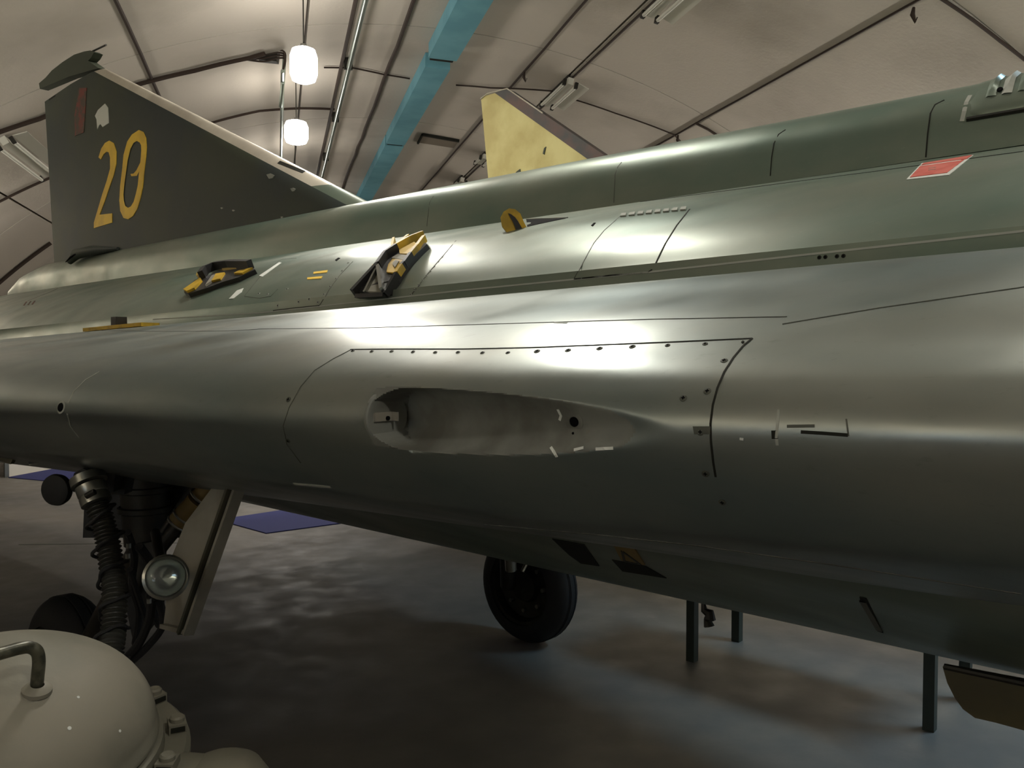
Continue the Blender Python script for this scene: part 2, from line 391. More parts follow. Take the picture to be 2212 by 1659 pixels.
def patch(poly, tree, parent, m, name, off=.0015, sub=True):
    """thin plate following the skin: outline in pixels, filled by a fine grid of triangles"""
    cx = sum(p[0] for p in poly) / len(poly); cy = sum(p[1] for p in poly) / len(poly)
    ring = []
    for (a, b), (c, d) in zip(poly, poly[1:] + poly[:1]):
        k = max(1, int(math.hypot(c - a, d - b) / 12)); ring += [(lerp(a, c, i / k), lerp(b, d, i / k)) for i in range(k)]
    V = []; F = []; n = len(ring); lv = [1, .66, .33]
    for f in lv:
        for x, y in ring:
            h = hit(cx + (x - cx) * f, cy + (y - cy) * f, tree)
            if h is None: return None
            V.append(h[0] + h[1] * off)
    h = hit(cx, cy, tree); V.append(h[0] + h[1] * off)
    for r in range(2):
        for i in range(n): j = (i + 1) % n; F.append((r * n + i, r * n + j, (r + 1) * n + j, (r + 1) * n + i))
    for i in range(n): F.append((2 * n + i, 2 * n + (i + 1) % n, 3 * n))
    base = len(V)
    for x, y in ring: h = hit(x, y, tree); V.append(h[0] - h[1] * .003)
    for i in range(n): j = (i + 1) % n; F.append((i, j, base + j, base + i))
    mb = MB(); mb.add(V, F); return mb.build(name, m, parent, recalc=False)
def screw(px, py, tree, parent, r=.0052, m='seam_soft', name='screw'):
    h = hit(px, py, tree)
    if not h: return
    p, n = h; x = n.cross(Vector((0, 0, 1))).normalized(); y = n.cross(x); mb = MB()
    mb.lathe([(r, -.001), (r, .0006), (r * .8, .0010), (0.0001, .0010)], p, n, 12, 0)
    for a in (x, y): mb.box(p + n * .0011, a * r * .5, n.cross(a) * r * .14, n * .0005, 1)
    mb.build(name, [m, 'hole'], parent)
# fuselage seams, hatch and stencils ---------------------------------
R = lambda pts, **k: ribbon(pts, BV_F, fuselage, **k)
R([(1490, 452), (1462, 487), (1437, 527), (1418, 566), (1408, 583), (1400, 588), (1330, 594), (1240, 603)], wd=.0035)
R([(1340, 467), (1305, 498), (1283, 525), (1258, 570), (1240, 602)], wd=.002, m='seam_soft')
for k in range(8):
    x = 1343 + k * 18.5; y = 466 - k * 1.9
    patch([(x, y - 3), (x + 11, y - 4), (x + 9, y + 2), (x - 3, y + 3)], BV_F, fuselage, 'chalk', 'hinge_knuckle', .004)
R([(985, 520), (955, 555), (925, 590), (890, 635)], wd=.003, m='seam_soft')
R([(762, 565), (738, 590), (715, 620), (690, 660)], wd=.003, m='seam_soft')
R([(690, 660), (640, 665), (590, 671)], wd=.003)
R([(640, 558), (610, 560), (600, 565), (560, 600), (540, 625), (528, 640), (560, 644), (585, 640), (600, 625)], wd=.002, m='seam_soft')
R([(170, 603), (110, 630), (60, 650)], wd=.004, m='seam_soft')
for k in range(9):
    screw(955 - k * 8.5, 556 + k * 10, BV_F, fuselage, .004, 'chalk', 'rivet')
for k in range(6): screw(752 - k * 13, 568 + k * 17, BV_F, fuselage, .005, 'chalk', 'rivet')
for x, y in ((578, 636), (559, 635), (668, 646), (645, 652), (620, 625), (600, 660)): screw(x, y, BV_F, fuselage, .006, 'chalk', 'rivet')
patch([(724, 562), (731, 557), (735, 558), (727, 564)], BV_F, fuselage, 'hole', 'drain_hole')
patch([(1277, 488), (1283, 482), (1287, 482), (1281, 489)], BV_F, fuselage, 'hole', 'drain_hole')
patch([(560, 596), (603, 567), (608, 568), (567, 598)], BV_F, fuselage, 'white', 'scuff')
patch([(495, 646), (512, 628), (526, 623), (522, 632), (505, 645)], BV_F, fuselage, 'white', 'scuff')
patch([(678, 588), (708, 584), (706, 589), (677, 592)], BV_F, fuselage, 'yellow', 'stencil')
patch([(664, 600), (697, 597), (694, 602), (664, 604)], BV_F, fuselage, 'yellow', 'stencil')
patch([(352, 583), (395, 566), (412, 563), (372, 581)], BV_F, fuselage, 'red', 'placard')
patch([(1958, 389), (1991, 354), (2103, 336), (2050, 379)], BV_F, fuselage, 'white', 'placard_border', .0015)
patch([(1966, 385), (1988, 361), (2082, 348), (2046, 375)], BV_F, fuselage, 'red', 'placard', .0025)
patch([(1991, 358), (1996, 354), (2100, 337), (2088, 345)], BV_F, fuselage, 'red', 'placard', .0025)
for k in range(2): R([(2006, 366 + 4 * k), (2022, 364 + 4 * k)], wd=.003, m='chalk', name='placard_text', off=.003, step=5)
patch([(1137, 475), (1222, 472), (1165, 484), (1139, 490)], BV_F, fuselage, 'hole', 'flush_scoop')
R([(1137, 474), (1226, 471)], wd=.004, m='chalk', name='scoop_lip', off=.003)
for k in range(3): patch([(50 + 9 * k, 660 - k), (56 + 9 * k, 652 - k), (59 + 9 * k, 652 - k), (53 + 9 * k, 660 - k)], BV_F, fuselage, 'redfaint', 'stencil')
patch([(985, 497), (1020, 483), (1032, 482), (1010, 494)], BV_F, fuselage, 'tan', 'stencil')
R([(2212, 499), (1770, 547), (1400, 588), (1000, 627), (560, 676), (330, 690)], wd=.004, m='chalk', name='ledge_highlight')  # pale ribbon painting the highlight along the ledge's upper edge
R([(2212, 327), (1900, 369), (1400, 434), (1000, 485), (600, 547), (300, 592)], wd=.012, m='seam', name='spine_shadow')  # dark ribbon painting the shadow line under the spine
for x in (1770, 1783, 1808, 1822): screw(x, 556 - (x - 1770) * .06, BV_F, fuselage, .004, 'seam', 'rivet')
# spine seams ---------------------------------------------------------
Q = lambda pts, **k: ribbon(pts, BV_S, spine, **k)
Q([(1343, 350), (1335, 360), (1329, 376), (1327, 410), (1326, 438)], wd=.0025, m='seam_soft')
Q([(1697, 280), (1682, 290), (1672, 310), (1667, 340), (1664, 380)], wd=.003)
Q([(2040, 216), (2020, 226), (2010, 245), (2004, 290), (2000, 340)], wd=.0035)
Q([(2096, 206), (2088, 220), (2083, 240), (2078, 262)], wd=.010, m='chalk', name='sealant_band')
Q([(936, 424), (928, 438), (924, 470), (922, 489)], wd=.002, m='seam_soft')
def spine_skin(u, a, off=0.0):                   # a = 0 at the foot, 1 at the ridge
    t = spine_top(u); w_ = spine_w(u); b = 2.085
    tab = [(0, w_ * 1.02, 0), (.2, w_ * .98, .30), (.4, w_ * .90, .60), (.6, w_ * .68, .84), (.8, w_ * .36, .97), (1, 0, 1)]
    for (a0, v0, k0), (a1, v1, k1) in zip(tab, tab[1:]):
        if a <= a1:
            f = (a - a0) / (a1 - a0); nv = .95 - .8 * a; nz = math.sqrt(1 - nv * nv); return lerp(v0, v1, f) + off * nv, lerp(b, t, lerp(k0, k1, f)) + off * nz
lf = MB(); V = []; us = [-.56, -.545, -.53, -.505, -.3, 0, .6, .9]; aa = [.26, .28, .34, .42, .52, .64, .78, .9, 1.0]
for i, u in enumerate(us):
    k = (0, .35, .7, 1, 1, 1, 1, 0)[i]
    for m_, a in enumerate(aa): v, z = spine_skin(u, lerp(.36, a, k) if m_ < 2 else a, -.003 + (k * .009 if m_ else 0)); V.append(W(u, v, z))
n = len(aa); lf.add(V, [(i * n + j, i * n + j + 1, (i + 1) * n + j + 1, (i + 1) * n + j) for i in range(len(us) - 1) for j in range(n - 1)], 0, True)
lou = lf.build('louvre_fairing', 'body', air)
mb = MB(); mb.tube([W(u, *spine_skin(u, .27, .002)) for u in (-.54, -.4, -.2, 0, .3)], .006, 6); mb.build('fairing_gap', 'seam', lou)
for k in range(12):
    u = -.503 + k * .033; sb = MB(); V = []
    for i in range(9):
        a = lerp(.42, .92, i / 8); kk = math.sin(math.pi * i / 8)
        V += [W(u, *spine_skin(u, a, .007)), W(u + .006 + .010 * kk, *spine_skin(u, a, .009 + .008 * kk)), W(u + .022, *spine_skin(u, a, .007))]
    sb.add(V, [f for i in range(8) for f in ((3 * i, 3 * i + 1, 3 * i + 4, 3 * i + 3), (3 * i + 1, 3 * i + 2, 3 * i + 5, 3 * i + 4))], 0, True); sb.build('louvre', 'chalk' if k % 2 else 'body', lou)
for k in range(3):
    u = -.475 + k * .066; v, z = spine_skin(u, .47, .009); mb = MB(); mb.lathe([(.007, 0), (.006, .003), (.0001, .003)], W(u, v, z), ST + Vector((0, 0, .6)), 10); mb.build('fastener', 'hole', lou)
# fin -----------------------------------------------------------------
def fin_xy(px, py): p = on_v(px, py, .03); u, v = uv_of(p); return u, p.z
def fin_half(u, z, le_u):                        # half thickness of the fin
    c = max(0, le_u - u); t = .062 * (1 - (z - 2.3) / 3.2)
    return t * min(1, math.sqrt(max(c, 0) / .16)) if c < .16 else t
leA = fin_xy(213, 143); leB = fin_xy(800, 442)
def le_at(z): return lerp(leA[0], leB[0], (leA[1] - z) / (leA[1] - leB[1]))
teT = fin_xy(88, 182); teB = fin_xy(112, 556)
def te_at(z): return lerp(teT[0], teB[0], (teT[1] - z) / (teT[1] - teB[1]))
STRIP = .115
def fin_rows(c0, c1, zs, f0=None):
    """grid between chord positions; returns MB of both skins"""
    mb = MB(); n = 15
    for sg in (1, -1):
        V = []
        for z in zs:
            le, te = le_at(z), te_at(z); a = le - c0(le, te); b = le - c1(le, te)
            for i in range(n): u = lerp(a, b, (i / (n - 1)) ** 1.6); V.append(W(u, sg * max(fin_half(u, z, le) * min(1, .25 + .75 * (u - te) / .6), .001), z))
        mb.add(V, [(i * n + j, i * n + j + 1, (i + 1) * n + j + 1, (i + 1) * n + j) for i in range(len(zs) - 1) for j in range(n - 1)], 0, True)
    return mb
zt = leA[1] - .02; zs = [lerp(2.22, zt, i / 24) for i in range(25)]
fb = fin_rows(lambda l, t: STRIP, lambda l, t: l - t, zs); fin = fb.build('tail_fin', 'fin', air)
stm = fin_rows(lambda l, t: 0, lambda l, t: STRIP, [lerp(2.42, zt, i / 20) for i in range(21)]); stm.build('leading_edge', 'cream', fin)
fillet = fin_rows(lambda l, t: 0, lambda l, t: STRIP, [lerp(2.2, 2.42, i / 4) for i in range(5)]); fillet.build('fin_root_fillet', 'body', fin)
BV_T = BVHTree.FromPolygons([tuple(v) for v in fb.v], fb.f)
tipo = [(213, 147), (190, 131), (197, 124), (203, 113), (195, 109), (182, 111), (160, 118), (135, 134), (112, 152), (98, 168), (84, 180), (86, 192), (150, 165)]
tp = [Vector(on_v(x, y, .03)) for x, y in tipo]; tm = MB(); tm.prism([p + ST * .0 for p in tp], ST * -.06); tm.build('fin_tip', 'fintip', fin)
tm = MB(); tm.tube([on_v(196, 113, 0), on_v(229, 97, 0)], .006, 8); tm.build('static_probe', 'darkmetal', fin)
two = [(214, 340), (220, 321), (228, 309), (237, 304), (246, 309), (252, 327), (252, 354), (246, 380), (238, 402), (228, 432), (216, 464), (243, 461), (243, 481),
       (204, 493), (204, 481), (222, 420), (232, 390), (239, 364), (239, 341), (236, 329), (231, 328), (225, 333), (219, 345)]
zo = [(301, 281), (310, 285), (316, 298), (317.5, 318), (316, 340), (312, 372), (309, 405), (304, 428), (297, 452), (288, 467), (278, 474), (268, 471), (261, 456), (259, 433),
      (261, 400), (265, 367), (268, 335), (276, 306), (286, 291)]
zi = [(297, 305), (303, 308), (306, 314), (306.5, 325), (305, 345), (301, 378), (299, 400), (295, 418), (290, 436), (284, 446), (278, 449), (272, 445), (269, 434), (268, 420),
      (270, 398), (274, 370), (277, 347), (283, 322), (290, 309)]
def on_fin(p, off=.004):
    h = hit(p[0], p[1], BV_T); return h[0] + h[1] * off if h else on_v(p[0], p[1], .07)
mb = MB(); mb.prism([on_fin(p) for p in two], ST * -.006); mb.build('number_two', 'yellow', fin)
mb = MB(); n = len(zo); mb.add([on_fin(p) for p in zo] + [on_fin(p) for p in zi], [(i, (i + 1) % n, n + (i + 1) % n, n + i) for i in range(n)])
mb.add([on_fin(p) for p in zo] + [on_fin(p, -.002) for p in zo], [(i, (i + 1) % n, n + (i + 1) % n, n + i) for i in range(n)])
mb.add([on_fin(p) for p in ((305, 350), (304, 366), (297, 380), (285, 381), (283, 376), (290, 375), (296, 368))], [(0, 1, 2, 6), (2, 3, 4, 5), (2, 5, 6)])
mb.build('number_zero', 'yellow', fin)
mb = MB(); mb.prism([on_fin((x / 3.95, y / 3.95)) for x, y in ((900, 885), (925, 920), (930, 1050), (880, 1085), (862, 1060), (850, 1070), (835, 1105), (828, 1020), (815, 990), (840, 940))], ST * -.006)
mb.build('bare_patch', 'white', fin)
mb = MB(); mb.prism([on_fin(p) for p in ((172, 190), (188, 190), (182, 286), (163, 294), (162, 250), (168, 215))], ST * -.006); mb.build('faded_mark', 'redfaint', fin)
for x, y, s in ((585, 381, 6), (634, 410, 4), (480, 450, 2), (505, 455, 2), (610, 470, 2)):
    p = on_fin((x, y)); mb = MB(); mb.prism([on_fin((x + s * a, y + s * b)) for a, b in ((-1.4, -.6), (0, -1), (1.5, -.3), (.8, .7), (-.5, .9))], ST * -.006); mb.build('paint_chip', 'chalk', fin)
mb = MB()                                        # actuator fairing where the rudder meets the spine
pts = [on_v(150, 566, .14), on_v(165, 549, .12), on_v(200, 541, .10), on_v(255, 537, .07)]; mb.tube(pts, [.02, .036, .034, .010], 12); mb.build('rudder_fairing', 'fin', fin)
mb = MB(); mb.tube([on_v(142, 566, .20), on_v(152, 556, .20), on_v(163, 549, .19)], [.003, .007, .004], 8); mb.build('fairing_gap', 'hole', fin)
ribbon([(602, 350), (657, 372)], BVHTree.FromPolygons([tuple(v) for v in stm.v], stm.f), fin, wd=.02, m='seam', name='tape_edge')
ribbon([(120, 206), (92, 225)], BV_T, fin, wd=.012, m='seam')
ribbon([(800, 445), (640, 470), (450, 505)], BV_T, fin, wd=.006, m='seam_soft')
# wing seams, screws, marks -----------------------------------------
X = lambda pts, **k: ribbon(pts, BV_W, wing, **k)
X([(757, 755), (850, 754), (1000, 754), (1150, 751), (1300, 745), (1450, 739), (1625, 731)], wd=.0022)
X([(1625, 731), (1605, 748), (1585, 772), (1565, 803), (1550, 838), (1540, 875), (1535, 915), (1536, 955), (1541, 1000), (1546, 1030)], wd=.003)
X([(757, 756), (720, 775), (680, 800), (650, 835), (625, 880), (612, 920), (620, 960), (650, 1000)], wd=.0018, m='seam_soft')
X([(215, 803), (185, 820), (160, 845), (148, 870), (146, 895), (152, 920), (170, 945)], wd=.0035, m='chalk')
X([(220, 714), (350, 716), (500, 715), (560, 711), (800, 708), (1100, 699), (1400, 690), (1700, 684)], wd=.0016, m='seam_soft')
X([(1690, 700), (1900, 665), (2212, 620)], wd=.0016, m='seam_soft')
sx = [762, 803, 846, 892, 940, 989, 1042, 1097, 1160, 1227, 1295, 1366, 1442, 1523]
sy = [757, 758, 758, 759, 760, 760, 761, 761, 758, 756, 752, 748, 745, 742]
for i, (x, y) in enumerate(zip(sx, sy)): screw(x, y + 1, BV_W, wing, .0042 + .0012 * (i in (8, 9, 10, 11)))
for x, y in ((1564, 779), (1528, 845), (1513, 933), (1524, 1023), (1560, 1085), (623, 863), (622, 952), (1476, 860)): screw(x, y, BV_W, wing, .0055)
patch([(1608, 739), (1604, 742), (1601, 740), (1605, 737)], BV_W, wing, 'seam', 'rivet')
screw(132, 880, BV_W, wing, .016, 'chalk', 'jack_point')
h = hit(132, 880, BV_W); mb = MB(); mb.lathe([(.011, .001), (.010, .003), (0.0001, .003)], h[0], h[1], 14); mb.build('jack_hole', 'hole', wing)
X([(1682, 885), (1680, 915), (1677, 945), (1679, 962)], wd=.0035, m='chalk', name='scratch'); X([(1673, 930), (1674, 948)], wd=.008, m='seam', name='scratch')
X([(1730, 933), (1780, 936), (1832, 940)], wd=.0045, m='seam', name='scratch', step=8); X([(1700, 921), (1760, 920)], wd=.004, m='seam_soft', name='scratch')
X([(1828, 905), (1833, 942)], wd=.002, m='seam_soft', name='scratch'); X([(1598, 948), (1606, 949)], wd=.003, m='white', name='scratch')
patch([(1497, 921), (1535, 921), (1534, 938), (1500, 938)], BV_W, wing, 'seam_soft', 'repair_patch')
X([(1197, 697), (1225, 698)], wd=.002, m='white', name='scratch')
X([(635, 1045), (715, 1052)], wd=.006, m='chalk', name='scratch', step=8)
for pl in ([(1205, 884), (1212, 898), (1209, 908)], [(1190, 966), (1197, 977), (1203, 987)], [(1240, 972), (1261, 967)], [(1287, 970), (1325, 968)]):
    X(pl, wd=.0045, m='white', name='paint_chip', step=5)
h = hit(1241, 911, BV_W); mb = MB(); mb.lathe([(.017, .0), (.0165, .0012), (.009, .0012), (.009, .0)], h[0], h[1], 20); mb.build('drain_flange', 'port', wing)
mb = MB(); mb.lathe([(.0078, -.002), (.0078, .0018), (.0001, .0018)], h[0], h[1], 20); mb.build('drain_hole', 'hole', wing)
h = hit(1238, 936, BV_W); mb = MB(); mb.lathe([(.002, -.002), (.002, .001), (.0001, .001)], h[0], h[1], 8); mb.build('drain_hole', 'hole', wing)
ub = UD + .006                                    # end plate of the cannon trough with its bracket
mb = MB(); mb.lathe([(.0475, -.004), (.0475, .002), (.045, .004), (.0001, .004)], W(ub, PV, PZ), FW, 32, smooth=False); plate = mb.build('muzzle_plate', 'port', wing)
mb = MB(); mb.box(W(ub + .006, PV + .012, PZ + .001), FW * .002, ST * .020, Vector((0, 0, .008))); mb.box(W(ub + .014, PV - .008, PZ + .001), FW * .009, ST * .0015, Vector((0, 0, .008)))
mb.build('bracket', 'door', plate)
mb = MB(); mb.lathe([(.004, 0), (.004, .003), (.0001, .003)], W(ub + .008, PV + .004, PZ - .002), FW, 10); mb.build('bolt', 'hole', plate)
# underside -----------------------------------------------------------
def belly_patch(pts, m, name, off=.002): return patch(pts, BV_F, fuselage, m, name, off)
belly_patch([(1193, 1163), (1262, 1175), (1295, 1222), (1255, 1216), (1230, 1198)], 'seam', 'vent_recess', .002)
belly_patch([(1325, 1172), (1372, 1183), (1394, 1218), (1343, 1208)], 'ochre', 'warning_placard', .004)
for a, b in (((1345, 1186), (1350, 1208)), ((1350, 1208), (1384, 1215)), ((1384, 1215), (1345, 1186))): ribbon([a, b], BV_F, fuselage, wd=.006, m='black', name='warning_triangle', off=.006)
belly_patch([(1322, 1208), (1395, 1222), (1440, 1248), (1345, 1233)], 'seam', 'vent_recess')
for a in ([(1857, 1289), (1872, 1292), (1908, 1366), (1896, 1362)],): belly_patch(a, 'seam', 'hand_hold')
ribbon([(1864, 1297), (1900, 1360)], BV_F, fuselage, wd=.012, m='belly', name='hand_hold', off=.004)
X([(1050, 1133), (1300, 1156), (1500, 1178), (1800, 1220), (2205, 1283)], wd=.010, m='port', name='chine_strip')
ng = MB(); outl = [(2036, 1440), (2046, 1475), (2062, 1507), (2080, 1532), (2106, 1551), (2150, 1561), (2230, 1583), (2320, 1600), (2320, 1500), (2215, 1474)]
ng.prism([on_v(x, y, .42) for x, y in outl], ST * -.025); nd = ng.build('nose_gear_door', 'olive', air)
mb = MB(); mb.tube([on_v(2040, 1440, .43), on_v(2330, 1502, .43)], .007, 8); mb.build('hinge', 'darkmetal', nd)
mb = MB(); P0 = on_v(1519, 1312, .15); mb.tube([on_v(1519, 1300, .2), on_v(1521, 1318, .2), on_v(1532, 1324, .2), on_v(1534, 1336, .2), on_v(1529, 1340, .2), on_v(1532, 1353, .2)], [.006, .01, .015, .017, .012, .016], 8); mb.build('drain_mast', 'darkmetal', air)
# landing gear ----------------------------------------------------------
def wheel(c, name='main_wheel', r=.318, wd=.19):
    ax = ST; mb = MB(); h = wd / 2
    side = [(r * (.66 + .34 * math.sin(q)), h * (math.cos(q) ** .8)) for q in [i * math.pi / 2 / 9 for i in range(0, 9)]]
    mb.lathe([(a_, -b_) for a_, b_ in side] + [ (r, -h * .3), (r * .985, -h * .28), (r * .985, -h * .2), (r, -h * .18), (r, h * .18), (r * .985, h * .2),
              (r * .985, h * .28), (r, h * .3)] + side[::-1], c, ax, 44, close=True)
    w_ = mb.build(name, 'rubber', air); mb = MB()
    mb.lathe([(r * .63, h * .78), (r * .66, h * .86), (r * .60, h * .84), (r * .56, h * .35), (r * .30, h * .2), (r * .26, h * .55), (r * .12, h * .6), (.0001, h * .6)], c, ax, 32)
    mb.lathe([(r * .63, -h * .78), (r * .66, -h * .86), (r * .60, -h * .84), (r * .50, -h * .35), (.0001, -h * .3)], c, ax, 32); mb.build('rim', 'darkmetal', w_)
    for k in range(8):
        a = k * math.pi / 4; mb = MB(); x = FW * math.cos(a) + Vector((0, 0, math.sin(a))); mb.lathe([(.012, 0), (.012, .03), (.0001, .03)], c + x * r * .43 + ax * h * .2, ax, 8); mb.build('wheel_bolt', 'steel', w_)
    return w_
cp = floor_at(1148, 1385); up_, vp_ = uv_of(cp); wheel(W(up_ - .02, vp_, .318))
cs = at(150, 1291, 3.33); us_, vs_ = uv_of(cs); wheel(W(us_, vs_, .318))
mb = MB(); C1 = W(up_ - .02, vp_ + .12, .33); mb.tube([W(up_ + .1, vp_ + .22, 1.25), at(1098, 1190, 4.40), C1 + FW * -.05], [.05, .048, .042], 14); leg = mb.build('main_gear_leg', 'darkmetal', air)
mb = MB(); mb.tube([at(1102, 1205, 4.34), at(1104, 1232, 4.35)], .03, 12); mb.tube([at(1152, 1190, 4.5), at(1128, 1235, 4.45)], .012, 8); mb.build('brake_pipe', 'steel', leg)
# starboard gear, seen near the hose
mb = MB(); A = at(310, 990, 2.9); B = at(318, 1175, 2.9); mb.tube([A, B], [.085, .075], 18); mb.tube([B, W(us_ + .15, vs_ + .02, .40)], [.055, .045], 14)
mb.tube([W(us_ + .17, vs_, .36), W(us_, vs_ + .0, .318)], .04, 12); lg = mb.build('main_gear_leg', 'darkmetal', air)
for y in (1056, 1099): mb = MB(); mb.lathe([(.083, -.012), (.09, -.008), (.09, .008), (.083, .012)], at(313, y, 2.9), Vector((0, 0, 1)), 20); mb.build('clamp_band', 'darkmetal', lg)
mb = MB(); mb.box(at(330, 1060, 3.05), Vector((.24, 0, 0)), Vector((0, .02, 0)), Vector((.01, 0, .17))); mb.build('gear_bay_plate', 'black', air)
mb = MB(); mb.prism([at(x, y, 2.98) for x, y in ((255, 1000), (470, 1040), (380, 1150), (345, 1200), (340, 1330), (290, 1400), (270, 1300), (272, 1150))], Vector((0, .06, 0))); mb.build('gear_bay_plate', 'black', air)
mb = MB(); mb.tube([at(465, 1035, 2.62), at(430, 1077, 2.62)], .031, 14); mb.tube([at(425, 1083, 2.6), at(385, 1128, 2.6)], .033, 14); mb.build('actuator_sleeve', 'ochre', lg)
mb = MB(); mb.tube([at(470, 1030, 2.62), at(345, 1185, 2.60)], .022, 12); mb.tube([at(420, 1048, 2.66), at(352, 1150, 2.64)], .014, 10); mb.build('hydraulic_strut', 'darkmetal', lg)
for a, b in ((433, 1074), (384, 1130), (396, 1116)): mb = MB(); p = at(a, b, 2.6); mb.lathe([(.036, -.004), (.038, 0), (.036, .004)], p, at(430, 1077, 2.6) - at(385, 1128, 2.6), 14); mb.build('clamp_band', 'steel', lg)
mb = MB()
for pts, r in (([(275, 1150), (290, 1200), (285, 1260), (300, 1320), (292, 1390)], .012), ([(280, 1230), (300, 1290), (320, 1350)], .009), ([(330, 1290), (322, 1340), (300, 1390), (270, 1425)], .014),
               ([(345, 1300), (352, 1350), (320, 1395), (285, 1428)], .012), ([(300, 1180), (330, 1230), (325, 1300), (345, 1350)], .014)):
    mb.tube(spline([tuple(at(x, y, 2.45 + .1 * i)) for i, (x, y) in enumerate(pts)], 5), r, 8)
mb.build('brake_hose', 'rubber', lg)
mb = MB(); mb.prism([at(x, y, 2.7) for x, y in ((285, 1180), (330, 1170), (350, 1260), (335, 1340), (300, 1300))], Vector((0, .05, 0))); mb.build('torque_link', 'darkmetal', lg)
for x, y in ((278, 1184), (276, 1206), (322, 1303)): mb = MB(); p = at(x, y, 2.42); mb.tube([p, p + Vector((.0, .0, .014))], .007, 8); mb.build('fitting_nut', 'steel', lg)
dd = MB()                                         # the gear door, hanging open, with its stiffened edge
o = [at(472, 1035, 2.28), at(521, 1045, 2.18), at(407, 1371, 2.30), at(352, 1357, 2.42), at(372, 1200, 2.38), at(400, 1130, 2.35)]
dn = (o[1] - o[0]).cross(o[2] - o[0]).normalized() * .012; dd.prism(o, dn); gd = dd.build('main_gear_door', 'door', air)
mb = MB(); e0 = at(500, 1045, 2.17); e1 = at(390, 1368, 2.29); mb.bar(e0, e1, .012, .02, up=dn); mb.build('door_rib', 'belly', gd)
mb = MB(); mb.bar(at(520, 1045, 2.165), at(406, 1370, 2.285), .012, .03, up=dn); mb.bar(at(352, 1352, 2.39), at(404, 1365, 2.28), .012, .02, up=dn); mb.build('door_rim', 'door', gd)
# landing light
lc = at(358, 1247, 2.12); ld = (EYEV - lc).normalized(); ld = (ld + Vector((.25, 0, .1))).normalized()
mb = MB(); mb.lathe([(.0001, -.055), (.03, -.05), (.052, -.02), (.057, .0), (.054, .003), (.048, .0)], lc, ld, 28); light = mb.build('landing_light', 'darkmetal', air)
mb = MB(); mb.lathe([(.0001, -.04), (.02, -.034), (.038, -.018), (.047, .0)], lc, ld, 28); mb.build('reflector', 'mirror', light)
mb = MB(); mb.lathe([(.048, .0), (.046, .010), (.036, .020), (.02, .027), (.0001, .030)], lc, ld, 28); mb.build('lens', 'glass', light)
mb = MB(); mb.lathe([(.048, -.004), (.057, -.004), (.058, .004), (.052, .009), (.048, .006)], lc, ld, 28, close=True); mb.build('bezel', 'steel', light)
mb = MB(); mb.tube([lc - ld * .05, at(345, 1200, 2.35), at(335, 1150, 2.5)], .014, 10); mb.build('lamp_arm', 'darkmetal', light)
# little door, tab and pad by the bay, far left
mb = MB(); mb.prism([at(x, y, 2.5) for x, y in ((56, 982), (130, 986), (120, 992), (63, 1004))], Vector((0, .02, 0))); bd = mb.build('bay_door', 'black', air)
mb = MB(); mb.tube([at(63, 1004, 2.49), at(120, 993, 2.49)], .002, 6); mb.build('edge_strip', 'door', bd)
mb = MB(); mb.prism([at(x, y, 2.5) for x, y in ((-20, 975), (33, 982), (22, 1003), (-20, 990))], Vector((0, .02, 0))); mb.build('bay_door', 'olive', air)
pc = at(123, 1058, 2.3); pn = (FW * .55 + ST * .9).normalized()
mb = MB(); mb.lathe([(.0001, -.016), (.03, -.016), (.042, -.010), (.0445, 0), (.042, .010), (.03, .016), (.0001, .016)], pc, pn, 28); pad = mb.build('rubber_pad', 'rubber', air)
mb = MB(); mb.tube([pc + Vector((.01, 0, 0)), at(165, 1045, 2.35), at(200, 1015, 2.35)], [.01, .016, .02], 8); mb.prism([at(x, y, 2.33) for x, y in ((150, 1058), (160, 1022), (178, 1012), (200, 1020), (182, 1050), (160, 1063))], Vector((0, .03, 0))); mb.build('pad_bracket', 'darkmetal', pad)
mb = MB(); mb.prism([at(x, y, 2.4) for x, y in ((180, 1003), (215, 1005), (250, 1010), (245, 1062), (215, 1065), (180, 1030))], Vector((0, .06, 0))); mb.prism([at(x, y, 2.45) for x, y in ((215, 1000), (280, 1010), (268, 1068), (240, 1068))], Vector((0, .05, 0))); mb.build('coupling_block', 'darkmetal', air)
mb = MB(); mb.tube([at(140, 990, 2.42), at(137, 1001, 2.42)], .007, 8); mb.build('drain_pipe', 'darkmetal', air)
# ================================================================== STRIPED COVERS
def skin(px, py, tree=BV_F): h = hit(px, py, tree); return h
def plate(pts, tree, lift, thick, m, name, par, mats=None):
    H = [hit(x, y, tree) for x, y in pts]; n = sum((h[1] for h in H if h), Vector()).normalized()
    mb = MB(); mb.prism([h[0] + h[1] * lift for h in H if h], n * thick); return mb.build(name, m, par)
# B: star shaped, black and yellow
c0 = hit(850, 600, BV_F); cov = thing('intake_cover', 'star shaped black and yellow taped cover standing tallest of those on the green fuselage', 'cover', c0[0])
outl = [(776, 634), (828, 588), (812, 597), (826, 572), (845, 556), (857, 534), (868, 540), (887, 528), (915, 524), (929, 536), (886, 580), (848, 639), (784, 644)]
poly = [(778, 634), (806, 600), (828, 582), (847, 556), (862, 541), (889, 531), (915, 527), (929, 537), (905, 560), (886, 582), (866, 612), (848, 639), (786, 643)]
plate(poly, BV_F, 0, .018, 'black', 'base_plate', cov)
def strip_on(pts, m, nm, lift, wd, th, tree=BV_F, par=cov):
    H = [hit(x, y, tree) for x, y in pts]; mb = MB()
    for a, b in zip(H, H[1:]): mb.bar(a[0] + a[1] * (lift + th / 2), b[0] + b[1] * (lift + th / 2), wd, th, up=a[1])
    return mb.build(nm, m, par)
plate([(802, 604), (812, 584), (826, 577), (828, 590), (812, 603)], BV_F, .018, .004, 'tan', 'yellow_panel', cov)
plate([(846, 584), (855, 572), (878, 575), (868, 602), (843, 600)], BV_F, .018, .004, 'yellow_dark', 'yellow_panel', cov)
